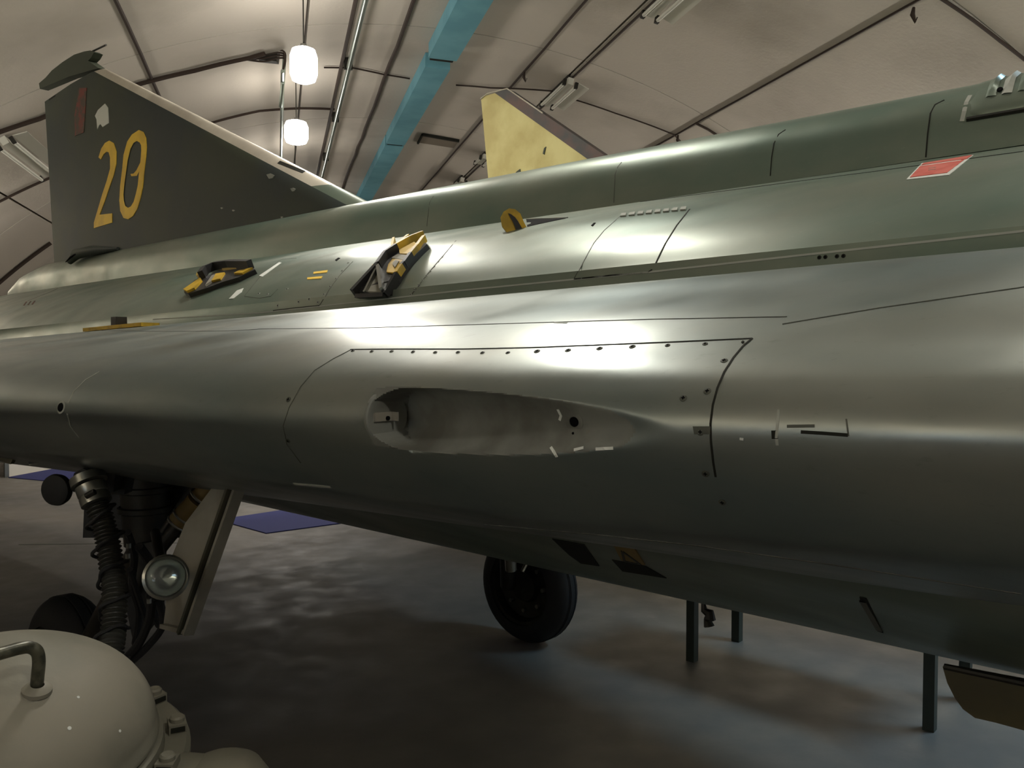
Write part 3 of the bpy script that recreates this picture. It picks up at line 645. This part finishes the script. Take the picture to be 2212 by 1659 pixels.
plate([(856, 584), (862, 577), (870, 579), (862, 592)], BV_F, .022, .003, 'tank', 'grey_panel', cov)
plate([(868, 552), (900, 536), (912, 544), (898, 562), (870, 561)], BV_F, .018, .004, 'tan', 'yellow_panel', cov)
plate([(850, 558), (860, 543), (878, 540), (866, 552)], BV_F, .018, .004, 'tan', 'yellow_panel', cov)
plate([(796, 632), (826, 597), (842, 634), (830, 640)], BV_F, .018, .004, 'tank', 'grey_panel', cov)
plate([(852, 570), (866, 562), (895, 566), (886, 576)], BV_F, .018, .004, 'tank', 'grey_panel', cov)
strip_on([(780, 637), (828, 591), (843, 567), (866, 552)], 'black', 'rim', .012, .014, .03); strip_on([(866, 552), (892, 537), (920, 526)], 'yellow_dark', 'rim', .012, .014, .03)
strip_on([(922, 530), (909, 550), (896, 566)], 'yellow_dark', 'rim', .012, .012, .022); strip_on([(896, 566), (882, 586), (878, 590)], 'black', 'rim', .012, .012, .022)
strip_on([(878, 590), (868, 606)], 'yellow_dark', 'rim', .012, .012, .022); strip_on([(868, 606), (846, 640), (786, 643)], 'black', 'rim', .012, .012, .022)
strip_on([(829, 594), (843, 631)], 'steel', 'ridge', .018, .010, .022); strip_on([(826, 596), (806, 636)], 'steel', 'ridge', .018, .008, .018)
strip_on([(857, 536), (856, 556)], 'tan', 'ridge', .018, .008, .02); strip_on([(888, 530), (868, 548)], 'yellow_dark', 'ridge', .018, .010, .02)
# C: low leaf shaped
c0 = hit(480, 608, BV_F); cov2 = thing('intake_cover', 'low leaf shaped black and yellow cover, furthest left on the green fuselage side', 'cover', c0[0])
plate([(402, 638), (445, 608), (470, 596), (510, 590), (552, 588), (556, 591), (520, 608), (485, 618), (451, 631), (412, 643)], BV_F, 0, .018, 'black', 'base_plate', cov2)
plate([(404, 637), (440, 612), (443, 617), (428, 634), (412, 641)], BV_F, .018, .01, 'yellow_dark', 'yellow_panel', cov2)
plate([(461, 619), (472, 603), (492, 600), (483, 614)], BV_F, .018, .008, 'yellow_dark', 'yellow_panel', cov2)
plate([(512, 602), (524, 596), (552, 590), (530, 602)], BV_F, .018, .008, 'yellow_dark', 'yellow_panel', cov2)
plate([(451, 628), (464, 607), (472, 605), (463, 620)], BV_F, .018, .009, 'tank', 'grey_panel', cov2)
plate([(465, 588), (470, 575), (500, 573), (520, 581), (545, 586), (520, 589), (490, 591)], BV_F, .012, .010, 'tan', 'yellow_panel', cov2)
plate([(483, 587), (491, 573), (502, 573), (496, 587)], BV_F, .022, .004, 'black', 'black_panel', cov2)
plate([(430, 606), (432, 600), (452, 592), (448, 603), (436, 614)], BV_F, .016, .012, 'yellow_dark', 'yellow_panel', cov2)
strip_on([(444, 610), (450, 599), (470, 590), (500, 587), (549, 588)], 'black', 'rim', .016, .022, .035, par=cov2)
# A: upright round plate
h = hit(1112, 497, BV_F); cov3 = thing('scoop_plug', 'upright round ended yellow plate with one black stripe plugging the flush scoop', 'cover', h[0])
base = h[0] - h[1] * .01; hx = (FW * .55 - ST * .62).normalized(); hx = hx if hx.x > 0 else -hx
def plug_pt(px, py): 
    n = (ST * .75 + FW * .66).normalized(); d = ray(px, py); k = (base - EYEV).dot(n) / d.dot(n); return EYEV + d * k, n
po = [(1096, 503), (1084, 488), (1081, 470), (1088, 457), (1100, 450), (1113, 452), (1124, 461), (1131, 478), (1138, 492), (1115, 500)]
pp = [plug_pt(*p)[0] for p in po]; nn = plug_pt(1100, 470)[1]; mb = MB(); mb.prism(pp, nn * -.022); mb.build('plate', 'yellow_dark', cov3)
pp = [plug_pt(*p)[0] + nn * .004 for p in ((1098, 461), (1104, 463), (1113, 470), (1119, 478), (1128, 494), (1115, 497), (1110, 484))]; mb = MB(); mb.prism(pp, nn * -.006); mb.build('stripe', 'black', cov3)
# D: flat bar on the wing
h = hit(262, 722, BV_W); hp = h[0]; cov4 = thing('bar_cover', 'flat yellow bar with a dark square peg lying on the far left wing root', 'cover', hp)
A_ = at(198, 713, 3.42); B_ = at(325, 701, 3.10); mb = MB(); mb.bar(A_, B_, .07, .014); mb.build('bar', 'yellow_dark', cov4)
mb = MB(); mb.bar(A_ - Vector((0, 0, .02)) + (B_ - A_) * .2, B_ - Vector((0, 0, .02)) + (A_ - B_) * .15, .07, .022); mb.build('pad', 'black', cov4)
mb = MB(); mb.box(at(257, 698, 3.27), FW * .022, ST * .022, Vector((0, 0, .024))); mb.build('peg', 'darkmetal', cov4)
# ================================================================== HOSE
hp_ = [(200, 1062), (210, 1090), (223, 1130), (233, 1170), (240, 1215), (246, 1260), (247, 1310), (245, 1360), (240, 1405), (236, 1470), (215, 1560), (205, 1640), (180, 1780)]
hz = [2.28, 2.27, 2.26, 2.25, 2.23, 2.2, 2.17, 2.14, 2.1, 2.08, 2.1, 2.15, 2.15]
ctr = spline([tuple(at(x, y, z)) for (x, y), z in zip(hp_, hz)], 24)
mb = MB(); rr = [.029 + .0035 * math.cos(i * 2 * math.pi / 5) for i in range(len(ctr))]; hose = thing('air_hose', 'black corrugated hose bound with cable hanging from the wing behind the domed tank', 'hose', ctr[-1])
mb.tube(ctr, rr, 20); mb.build('corrugated_tube', 'hose', hose)
mb = MB(); cc = [Vector(p) for p in ctr]; wp = []
for i in range(22, len(cc) - 40):
    d = (cc[i + 1] - cc[i - 1]).normalized(); x = d.cross(Vector((0, 1, 0))).normalized(); y = d.cross(x); a = i * .185; k = .038 + .005 * math.sin(i * .7)
    wp.append(cc[i] + x * math.cos(a) * k + y * math.sin(a) * k)
mb.tube(wp, .0048, 7); mb.build('binding_cable', 'rubber', hose)
mb = MB(); d = (cc[14] - cc[2]).normalized(); mb.lathe([(.030, -.03), (.040, -.028), (.040, -.004), (.037, 0), (.040, .004), (.040, .026), (.030, .03)], cc[8], d, 24); mb.lathe([(.030, -.06), (.046, -.058), (.048, -.035), (.03, -.03)], cc[8], d, 24)
mb.build('coupling', 'steel', hose)
mb = MB(); mb.tube([at(186, 1072, 2.2), at(205, 1062, 2.2)], .008, 8); mb.build('latch', 'darkmetal', hose)
# ================================================================== DOMED TANK
tk = thing('domed_tank', 'grey painted steel tank with domed lid and tube handle in the bottom left corner', 'tank', (-1.0, 1.22, 0))
tcn = at(2, 1600, 1.26); tup = Vector((.05, -.10, 1)).normalized(); RT = .220
prof = [(.0001, .150)] + [(RT * math.sin(a), .150 * math.cos(a)) for a in [i * math.pi / 2 / 20 for i in range(1, 20)]] + [(RT, .0), (RT + .004, -.006), (RT + .004, -.014), (RT - .012, -.022)]
mb = MB(); mb.lathe(prof, tcn, tup, 64); lid = mb.build('domed_lid', 'tank', tk)
mb = MB(); mb.lathe([(RT - .02, -.02), (RT + .010, -.022), (RT + .014, -.05), (RT + .012, -.40), (RT - .02, -.46), (.0001, -.47)], tcn, tup, 64); mb.build('tank_body', 'tank', tk)
mb = MB(); mb.lathe([(RT + .006, -.040), (RT + .045, -.037), (RT + .052, -.044), (RT + .052, -.066), (RT + .046, -.072), (RT + .006, -.072)], tcn, tup, 64, close=True); fln = mb.build('flange', 'tank', tk)
tx = tup.cross(Vector((0, 1, 0))).normalized(); ty = tup.cross(tx).normalized()
if ty.y < 0: ty = -ty
if tx.x < 0: tx = -tx
for deg in (28, 2, -24, 54, 80, -50):
    a = math.radians(deg); rd = tx * math.cos(a) + ty * math.sin(a); tg = tx * -math.sin(a) + ty * math.cos(a)
    mb = MB(); c = tcn + rd * (RT + .032) + tup * -.032; mb.box(c, rd * .014, tg * .016, tup * .010); mb.lathe([(.012, .0), (.012, .016), (.009, .019), (.0001, .019)], c, tup, 12)
    mb.box(c - rd * .0 + tg * -.017 + tup * .002, rd * .011, tg * .001, tup * .004, 1); mb.build('clamp_lug', ['tank', 'seam'], fln)
hnd = MB(); f1 = at(80, 1488, 1.13)
def dome_pt(px, py):
    tree = dome_pt.t; h = hit(px, py, tree); return h
lm = MB(); lm.lathe(prof, tcn, tup, 64); dome_pt.t = BVHTree.FromPolygons([tuple(v) for v in lm.v], lm.f)
h1 = dome_pt(80, 1490); b1 = h1[0]; d1 = b1.y
hp2 = [tuple(b1 - h1[1] * .01), tuple(at(82, 1455, d1)), tuple(at(84, 1428, d1)), tuple(at(80, 1408, d1 - .003)), tuple(at(66, 1399, d1 - .008)), tuple(at(45, 1400, d1 - .02)), tuple(at(0, 1412, d1 - .045)), tuple(at(-60, 1428, d1 - .08)), tuple(at(-82, 1445, d1 - .09)), tuple(at(-88, 1480, d1 - .09)), tuple(at(-90, 1530, d1 - .09))]
hnd.tube(spline(hp2, 6), .0088, 16); hn = hnd.build('handle', 'tankdk', tk)
mb = MB(); mb.lathe([(.020, -.004), (.020, .002), (.015, .006), (.009, .008)], b1, (h1[1] + Vector((0, 0, 1))).normalized(), 20); mb.build('weld_collar', 'tank', hn)
for x, y, s in ((169, 1506, 3), (150, 1573, 4), (259, 1579, 3)):
    mb = MB(); h = dome_pt(x, y); mb.lathe([(.0008 * s, -.001), (.0007 * s, .0005), (.0001, .0006)], h[0], h[1], 8); mb.build('paint_chip', 'white', lid)
mb = MB()                                         # rounded outlet casing right of the flange
mb.lathe([(.0001, .06), (.03, .058), (.055, .045), (.072, .02), (.08, -.02), (.082, -.35), (.0001, -.36)], at(485, 1712, 1.30), Vector((.05, -.05, 1)), 36)
mb.tube([at(300, 1720, 1.32), at(395, 1705, 1.3), at(470, 1720, 1.3)], [.06, .055, .06], 20); mb.build('outlet_casing', 'tank', tk)
for a in (30, 150, 270):
    mb = MB(); c = tcn - tup * .4 + (tx * math.cos(math.radians(a)) + ty * math.sin(math.radians(a))) * RT * .8; mb.tube([c, Vector((c.x, c.y, 0))], .02, 10); mb.build('leg', 'tank', tk)
# ================================================================== SECOND AIRCRAFT
D2 = 7.15; o2 = [at(x, y, D2 + (x - 1050) * .0) for x, y in ((0, 0),)]
def q2(px, py): return on_v(px, py, -2.95)
root2 = q2(1150, 770); a2 = thing('parked_aircraft', 'second jet behind, only its yellowish bare tail fin with maroon edge showing', 'aircraft', Vector((root2.x, root2.y, 0)))
mb = MB(); mb.prism([q2(x, y) + ST * .04 for x, y in ((1046, 216), (1058, 208), (1078, 203), (1290, 356), (1480, 498), (1480, 560), (1075, 560), (1062, 395))], ST * -.09); f2 = mb.build('tail_fin', 'fin2', a2)
mb = MB()
e = [(1076, 203), (1103, 195), (1327, 347), (1520, 480), (1480, 498), (1288, 354)]; mb.prism([q2(x, y) + ST * .045 for x, y in e], ST * -.10); mb.build('leading_edge', 'maroon', f2)
mb = MB(); mb.tube([q2(1046, 216) + ST * .045, q2(1060, 205) + ST * .045, q2(1103, 194) + ST * .045, q2(1180, 247) + ST * .045], .006, 6); mb.build('edge_trim', 'cream', f2)
for pl, m in (([(1114, 384), (1124, 372), (1131, 367), (1132, 375)], 'fin'), ([(1180, 334), (1183, 322), (1187, 319), (1183, 336)], 'fin')):
    mb = MB(); mb.prism([q2(x, y) + ST * .047 for x, y in pl], ST * -.01); mb.build('paint_loss', m, f2)
ur, vr = uv_of(root2); mb = MB(); mb.tube([W(ur - 1.2, -2.95, 1.45), W(ur - .8, -2.95, 1.5), W(ur + 2.5, -2.95, 1.5), W(ur + 5.0, -2.95, 1.45), W(ur + 7, -2.95, 1.4)], [.4, .5, .55, .45, .1], 28); mb.build('fuselage', 'fin2', a2)
mb = MB(); mb.prism([W(ur - .9, -2.95, 1.6), W(ur - .9, -2.95, 2.4), W(ur + 2.6, -2.95, 2.2), W(ur + 3.2, -2.95, 1.7)], ST * .08); mb.build('dorsal_ridge', 'fin2', a2)
for du, dv in ((.5, -.9), (.5, .55), (4.5, 0)):
    mb = MB(); c = W(ur + du, -2.95 + dv, .25); mb.lathe([(.1, -.07), (.24, -.07), (.25, -.04), (.25, .04), (.24, .07), (.1, .07)], c, ST, 28, close=True); wl = mb.build('wheel', 'rubber', a2)
    mb = MB(); mb.tube([c, W(ur + du, -2.95 + dv * .4, 1.3)], .035, 10); mb.lathe([(.11, -.05), (.11, .05)], c, ST, 20); mb.build('gear_leg', 'steel', a2)
# ================================================================== PLATFORM LEGS BEYOND THE BELLY
lf_ = [floor_at(1495, 1427), floor_at(1592, 1384), floor_at(2008, 1576)]; lf_.append(lf_[2] + (lf_[1] - lf_[0]))
plt = thing('access_platform', 'dark green square tube platform legs standing on the floor beyond the belly', 'platform', sum(lf_, Vector()) / 4)
for p in lf_:
    mb = MB(); mb.bar(p, p + Vector((0, 0, .70)), .046, .046, up=FW); mb.build('leg', 'leg', plt)
mb = MB(); c = sum(lf_, Vector()) / 4 + Vector((0, 0, .715)); mb.box(c, (lf_[2] - lf_[0]) * .55, (lf_[1] - lf_[0]) * .58, Vector((0, 0, .018))); mb.build('deck', 'leg', plt)
# ================================================================== CEILING FITTINGS
def along(px, py, t0, t1, drop, n=16, wig=0.0):
    ph = on_vault(px, py, drop)[1]; out = []
    for i in range(n + 1): t = lerp(t0, t1, i / n); out.append(vault(t, ph + random.uniform(-wig, wig), drop))
    return out
dph = on_vault(905, 200, .22)[1]                 # the blue duct
d0 = on_vault(985, 0)[1]; d1_ = on_vault(1055, 0)[1]
duct = thing('air_duct', 'blue green flat painted duct running along the vault', 'duct', vault(8, dph, .2))
mid = on_vault(948, 140, .15); w2 = .20
for i, (a, b) in enumerate(((1.9, mid[0] - .25), (mid[0] + .05, 13.6), (13.7, 20.3), (20.4, 26.5))):
    ph = on_vault(937, 150, .1)[1]; mb = MB(); V = []
    nrm = (vault(0, ph, 1) - vault(0, ph, 0)); tg = LT * math.cos(ph) - Vector((0, 0, math.sin(ph)))
    p, q = vault(a, ph, .09), vault(b, ph, .09); wdd = .165 if i == 0 else .15
    mb.box((p + q) / 2, (q - p) / 2, tg * wdd, nrm * .085); mb.build('duct_section', 'duct', duct)
    mb = MB(); c = vault(b + .03, ph, .09); mb.box(c, AX * .06, tg * (wdd - .03), nrm * .075); mb.build('duct_joint', 'seam', duct)
gc = 0
def cable(pts, r, label, m='cable', cat='cable', name='ceiling_cable', seg=6, group=None):
    mb = MB(); mb.tube(pts, r, seg); return tag(mb.build(name, m), label, cat, group)
cable(along(815, 210, 1.9, 26, .014, 40, .0012), .022, 'thick dark cable run left of the blue duct')
cable(along(1180, 100, 1.9, 26, .010, 30, .0005), .014, 'thin dark cable along the vault right of the blue duct')
cable(along(1310, 100, 1.9, 26, .010, 30, .0006), .014, 'dark cable feeding the unlit strip fittings')
cable(along(1710, 152, -2, 26, .010, 30, .0006), .012, 'dark cable furthest right along the vault above the spine')
cable(along(300, 110, 1.9, 26, .010, 30, .0006), .02, 'dark cable along the vault above the fin tip, left of the lamps')
cable(along(746, 100, 1.9, 26, .04, 20, .0006), .022, 'dark pipe paired with the shiny conduit left of the duct', name='ceiling_pipe', cat='pipe')
pipe = cable(along(765, 100, 1.9, 26, .12, 20), .030, 'shiny galvanised conduit hung under the vault left of the duct', 'zinc', 'pipe', 'ceiling_pipe', 12)
for t in (6.2, 8.0, 10.2, 12.5, 15, 18):
    ph = on_vault(765, 100, .12)[1]; mb = MB(); mb.box(vault(t, ph, .07), AX * .02, LT * .05, Vector((0, 0, .07))); mb.build('pipe_clip', 'darkmetal', pipe)
lp_ = [vault(t, on_vault(610, 180, .3)[1], .3) for t in (9.6, 11, 13, 16, 20)]
cable(lp_, .022, 'slim steel conduit leading away behind the nearer lamp', 'zinc', 'pipe', 'ceiling_pipe', 8)
def pixpath(pts, drop, n=6):
    P = [on_vault(x, y, drop) for x, y in pts]; out = []
    for (a, b), (c, d) in zip(P, P[1:]):
        for i in range(n): out.append(vault(lerp(a, c, i / n), lerp(b, d, i / n), drop))
    out.append(vault(*P[-1], drop)); return out
cable(pixpath([(-60, 305), (0, 285), (85, 257), (200, 212), (300, 182), (420, 153), (540, 125), (572, 116)], .03), .026, 'thick dark cable crossing the vault behind the fin to the nearer lamp')
cable(pixpath([(-60, 465), (0, 435), (95, 390), (300, 313), (455, 266), (560, 240), (650, 234), (722, 236)], .03), .018, 'grey green cable crossing the vault below the nearer lamp')
cable(pixpath([(-40, 645), (0, 610), (110, 525)], .03), .03, 'black cable low on the vault left of the fin')
cable(pixpath([(700, 146), (763, 147), (829, 161), (885, 170)], .02), .010, 'thin cable between the nearer lamp and the duct')
cable(pixpath([(985, 184), (1060, 190), (1195, 197)], .02), .010, 'thin cable crossing from the duct to the strip fitting')
cable(pixpath([(1240, 215), (1330, 245), (1456, 291), (1482, 318)], .02), .009, 'thin cable from the strip fitting down to the spine')
cable(pixpath([(1502, 266), (1530, 280), (1560, 300)], .02), .015, 'short dark cable dropping off the right hand run')
cable(pixpath([(2030, -5), (2100, 42), (2160, 88), (2230, 142)], .02), .014, 'dark cable crossing the vault in the top right corner')
for (x, y, lab) in ((1133, 155, 'small hook on the thin cable above the second fin'), (1974, 16, 'small hook on the right hand cable near the top edge'), (1465, 292, 'small hook just above the spine seam')):
    t, ph = on_vault(x, y, .02); p = vault(t, ph, .02); mb = MB(); mb.tube([p, p - Vector((.01, 0, .06)), p + Vector((.015, 0, -.12)), p + Vector((.03, 0, -.08))], [.012, .02, .012, .005], 7); tag(mb.build('cable_hook', 'cable'), lab, 'hook')
# junction knot by the lamp
kn = thing('junction_box', 'dark knot of boxes and looped cable beside the nearer lamp', 'junction box', at(580, 120, 9.6)); mb = MB(); mb.box(at(582, 122, 9.55), Vector((.10, 0, -.01)), Vector((0, .05, 0)), Vector((.01, 0, .06))); mb.build('box', 'darkmetal', kn)
for k in range(4):
    mb = MB(); mb.tube(spline([tuple(at(545 - 4 * k, 126 + k, 9.5)), tuple(at(570, 112 + 7 * k, 9.5)), tuple(at(600, 108 + 6 * k, 9.5)), tuple(at(616, 116 + 4 * k, 9.45)), tuple(at(612, 150, 9.5))], 6), .011, 6); mb.build('cable_loop', 'cable', kn)
mb = MB(); ph = on_vault(612, 140, .3)[1]; mb.tube([at(615, 118, 9.5), at(611, 180, 9.6), at(606, 230, 9.9)], .022, 8); mb.build('conduit_stub', 'zinc', kn)
# floodlights: a glass body under a cap, hung from the vault
def flood(c, label, sc=1.0, wide=1.0, power=1.0):
    o = thing('floodlight', label, 'lamp', c - Vector((0, 0, .2 * sc)), 'burning floodlights along the crown of the vault')
    mb = MB(); r = .13 * sc * wide; h = .17 * sc
    mb.lathe([(.0001, -h), (r * .5, -h * .97), (r * .85, -h * .85), (r, -h * .5), (r, h * .5), (r * .85, h * .85), (r * .4, h), (.0001, h)], c, (0, 0, 1), 24); mb.build('glass_body', 'lamp', o)
    zt_ = TZ + math.sqrt(TR ** 2 - (c.dot(LT) - TS) ** 2)
    mb = MB(); mb.lathe([(.03 * sc, h + .001), (.03 * sc, h + .03), (.006, h + .035), (.006, max(h + .08, zt_ - c.z))], c, (0, 0, 1), 16); mb.build('hanger', 'darkmetal', o)
    ld_ = bpy.data.lights.new('lamp_beam', 'AREA'); ld_.shape = 'DISK'; ld_.size = .26 * sc; ld_.energy = LAMP_W * power; ld_.color = LAMP_TINT
    lo_ = bpy.data.objects.new('lamp_beam', ld_); COL.objects.link(lo_); lo_.parent = o; lo_.location = (0, 0, -.02 * sc); return o
L1 = at(656, 141, 8.0); L2 = at(640, 286, 10.4)
flood(L1, 'burning floodlight, the nearer and higher of the two in view', .98, 1.0, .5); flood(L2, 'burning floodlight, the further and lower of the two in view', .85, 1.3)
Z4 = L1.z
for t, q_, lab in ((5.9, .2, 'first unseen floodlight nearer than those in view, above the frame'), (3.5, .6, 'second unseen floodlight above the frame, ahead of the camera'),
                 (1.5, 2.2, 'third unseen floodlight, almost overhead above the frame'), (-1.5, 1.3, 'unseen floodlight behind the camera'), (14.0, .3, 'floodlight far down the vault hidden by the fin'), (18.0, .3, 'furthest floodlight down the vault, hidden by the aircraft')):
    flood(T(t, q_, Z4), lab, sc=.75 if t == 1.5 else 1, power=.2 if t == 1.5 else 1)
# added cold fill lights over the far side of the aircraft, outside the picture
for t, q_, lab in ((2.5, 4.6, 'added cold fill light over the nose side, outside the picture on the right'), (-2.2, 5.6, 'added cold fill light behind the camera on the right')):
    c = T(t, q_, 3.9); mb = MB(); mb.box(c + Vector((0, 0, .05)), AX * .75, LT * .14, Vector((0, 0, .04))); o = tag(mb.build('cold_fill_lamp', 'fitting'), lab, 'lamp')
    ld_ = bpy.data.lights.new('lamp_beam', 'AREA'); ld_.shape = 'RECTANGLE'; ld_.size = 1.4; ld_.size_y = .2; ld_.energy = COLD_FILL_W * (1 if t > 0 else .2); ld_.color = (.5, .79, 1.0)
    lo_ = bpy.data.objects.new('lamp_beam', ld_); COL.objects.link(lo_); lo_.location = c; lo_.rotation_euler = Matrix((AX, Vector((0, 0, 1)).cross(AX), Vector((0, 0, 1)))).transposed().to_euler()
# added rows of upward fill lights on the side walls, outside the picture
for s_, ta, tb, nr_, lab in ((-4.08, -5.5, 0.5, LT, 'added row of vault fill lights on the left wall behind the camera'), (-4.08, 4.5, 12.0, LT, 'added row of vault fill lights on the left wall beside the fin, outside the picture'),
                             (7.4, -5.5, 5.0, -LT, 'added row of vault fill lights on the right wall near the camera'), (7.4, 6.0, 22.0, -LT, 'added row of vault fill lights on the right wall hidden beyond the aircraft')):
    c = T((ta + tb) / 2, s_, 2.45); mb = MB(); nd_ = (Vector((0, 0, 1)) + nr_ * .12).normalized(); cr = AX.cross(nd_).normalized()
    mb.box(c - nd_ * .06, AX * (tb - ta) / 2, cr * .11, nd_ * .05); mb.box(c - cr * .12, AX * (tb - ta) / 2, cr * .01, nd_ * .10); mb.box(c + cr * .12, AX * (tb - ta) / 2, cr * .01, nd_ * .10)
    o = tag(mb.build('vault_fill_lamp', 'fitting'), lab, 'lamp'); ld_ = bpy.data.lights.new('lamp_beam', 'AREA'); ld_.shape = 'RECTANGLE'; ld_.size = tb - ta; ld_.size_y = .18; ld_.energy = UP_FILL_W * (tb - ta) / 8 * (.55 if s_ < 0 and ta > 0 else 1); ld_.color = LAMP_TINT
    lo_ = bpy.data.objects.new('lamp_beam', ld_); COL.objects.link(lo_); lo_.location = c + nd_ * .02
    z2 = -nd_; lo_.rotation_euler = Matrix((AX, z2.cross(AX), z2)).transposed().to_euler()
# strip fittings
def strip(px0, py0, px1, py1, drop, label, tubes=True):
    (ta, pa), (tb, pb) = on_vault(px0, py0, drop), on_vault(px1, py1, drop); ph = (pa + pb) / 2
    tg = LT * math.cos(ph) - Vector((0, 0, math.sin(ph))); nr = (vault(0, ph, 1) - vault(0, ph, 0))
    a, b = vault(ta, ph, drop), vault(tb, ph, drop); o = thing('strip_light', label, 'lamp', (a + b) / 2, 'unlit strip lights'); ax = (b - a)
    mb = MB(); mb.box((a + b) / 2, ax / 2, tg * .035, nr * .04); mb.build('housing', 'fitting', o)
    for sgn in (-1, 1):
        mb = MB(); mb.tube([a + tg * .075 * sgn + nr * .05, b + tg * .075 * sgn + nr * .05], .019, 10); mb.build('tube', 'fitting', o)
        for e_ in (a, b): mb = MB(); mb.box(e_ + tg * .075 * sgn + nr * .035, ax.normalized() * .02, tg * .02, nr * .035); mb.build('tube_holder', 'darkmetal', o)
    mb = MB(); mb.box((a + b) / 2 - nr * (drop * .5 + .02), ax * .35, tg * .015, nr * (drop * .5)); mb.build('bracket', 'darkmetal', o)
    mb = MB(); mb.prism([a + tg * .10 + nr * .0, b + tg * .10, b + tg * .24 + nr * .03, a + tg * .24 + nr * .03], nr * -.008); mb.build('reflector', 'fitting', o)
strip(1180, 222, 1236, 176, .12, 'unlit white strip light just above the second aircraft fin'); strip(1403, 28, 1470, -25, .12, 'unlit white strip light cut off by the top edge, right of the duct')
strip(15, 300, 92, 378, .12, 'unlit strip light low on the vault left of the fin'); strip(975, 410, 1000, 388, .12, 'small distant strip light above the spine, left of the second fin')
strip(1036, 350, 1048, 338, .10, 'distant strip light end peeping out left of the second fin')
(t_, p_), hw = on_vault(947, 303), .55; vr_ = thing('ceiling_vent', 'brown rectangular recess in the vault right of the duct', 'vent', vault(t_, p_, .02))
pts = [vault(*on_vault(x, y), .0) for x, y in ((913, 288), (992, 302), (980, 319), (903, 307))]; mb = MB(); dn_ = vault(0, p_, 1) - vault(0, p_, 0); mb.prism([p + dn_ * .008 for p in pts], dn_ * -.03); mb.build('back_panel', 'vent_brown', vr_)
mb = MB(); mb.bar(pts[0] + dn_ * .02, pts[1] + dn_ * .02, .05, .04, up=dn_); mb.bar(pts[0] + dn_ * .02, pts[3] + dn_ * .02, .03, .03, up=dn_); mb.build('frame', 'seam', vr_)
# ================================================================== FLOOR ITEMS
def mat_on_floor(pts, label):
    mb = MB(); mb.prism([floor_at(x, y, .001) for x, y in pts], Vector((0, 0, .008))); return tag(mb.build('floor_mat', 'blue'), label, 'mat', 'blue mats on the floor')
mat_on_floor([(470, 1124), (655, 1096), (775, 1126), (575, 1153)], 'dark blue floor mat seen between the gear door and the belly')
mat_on_floor([(18, 1032), (150, 1007), (240, 1003), (250, 1047), (105, 1040)], 'dark blue floor mat at the foot of the white display board, far left')
bp = [floor_at(14, 1031), floor_at(150, 1006)]; bd_ = thing('display_board', 'white display board standing far left beyond the wing', 'board', (bp[0] + bp[1]) / 2)
mb = MB(); a, b = bp; b = b + (b - a) * .4; mb.prism([a, b, b + Vector((0, 0, 1.25)), a + Vector((0, 0, 1.25))], Vector((-.05, .03, 0))); mb.build('panel', 'board', bd_)
mb = MB(); mb.bar(a, a + Vector((0, 0, 1.3)), .05, .05, up=FW); mb.build('post', 'steel', bd_)
mb = MB(); a3 = floor_at(-10, 1033); mb.prism([a3, a3 + Vector((-1.6, -.3, 0)), a3 + Vector((-1.6, -.3, 1.3)), a3 + Vector((0, 0, 1.3))], Vector((0, .05, 0))); mb.build('side_panel', 'board', bd_)
mb = MB(); mb.prism([floor_at(x, y, -.0008) for x, y in ((40, 1176), (220, 1174), (420, 1172), (420, 1173.5), (220, 1175.3), (40, 1177.5))], Vector((0, 0, .002))); tag(mb.build('floor_joint', 'seam_soft'), 'thin pale joint line across the floor left of the hose', 'joint')
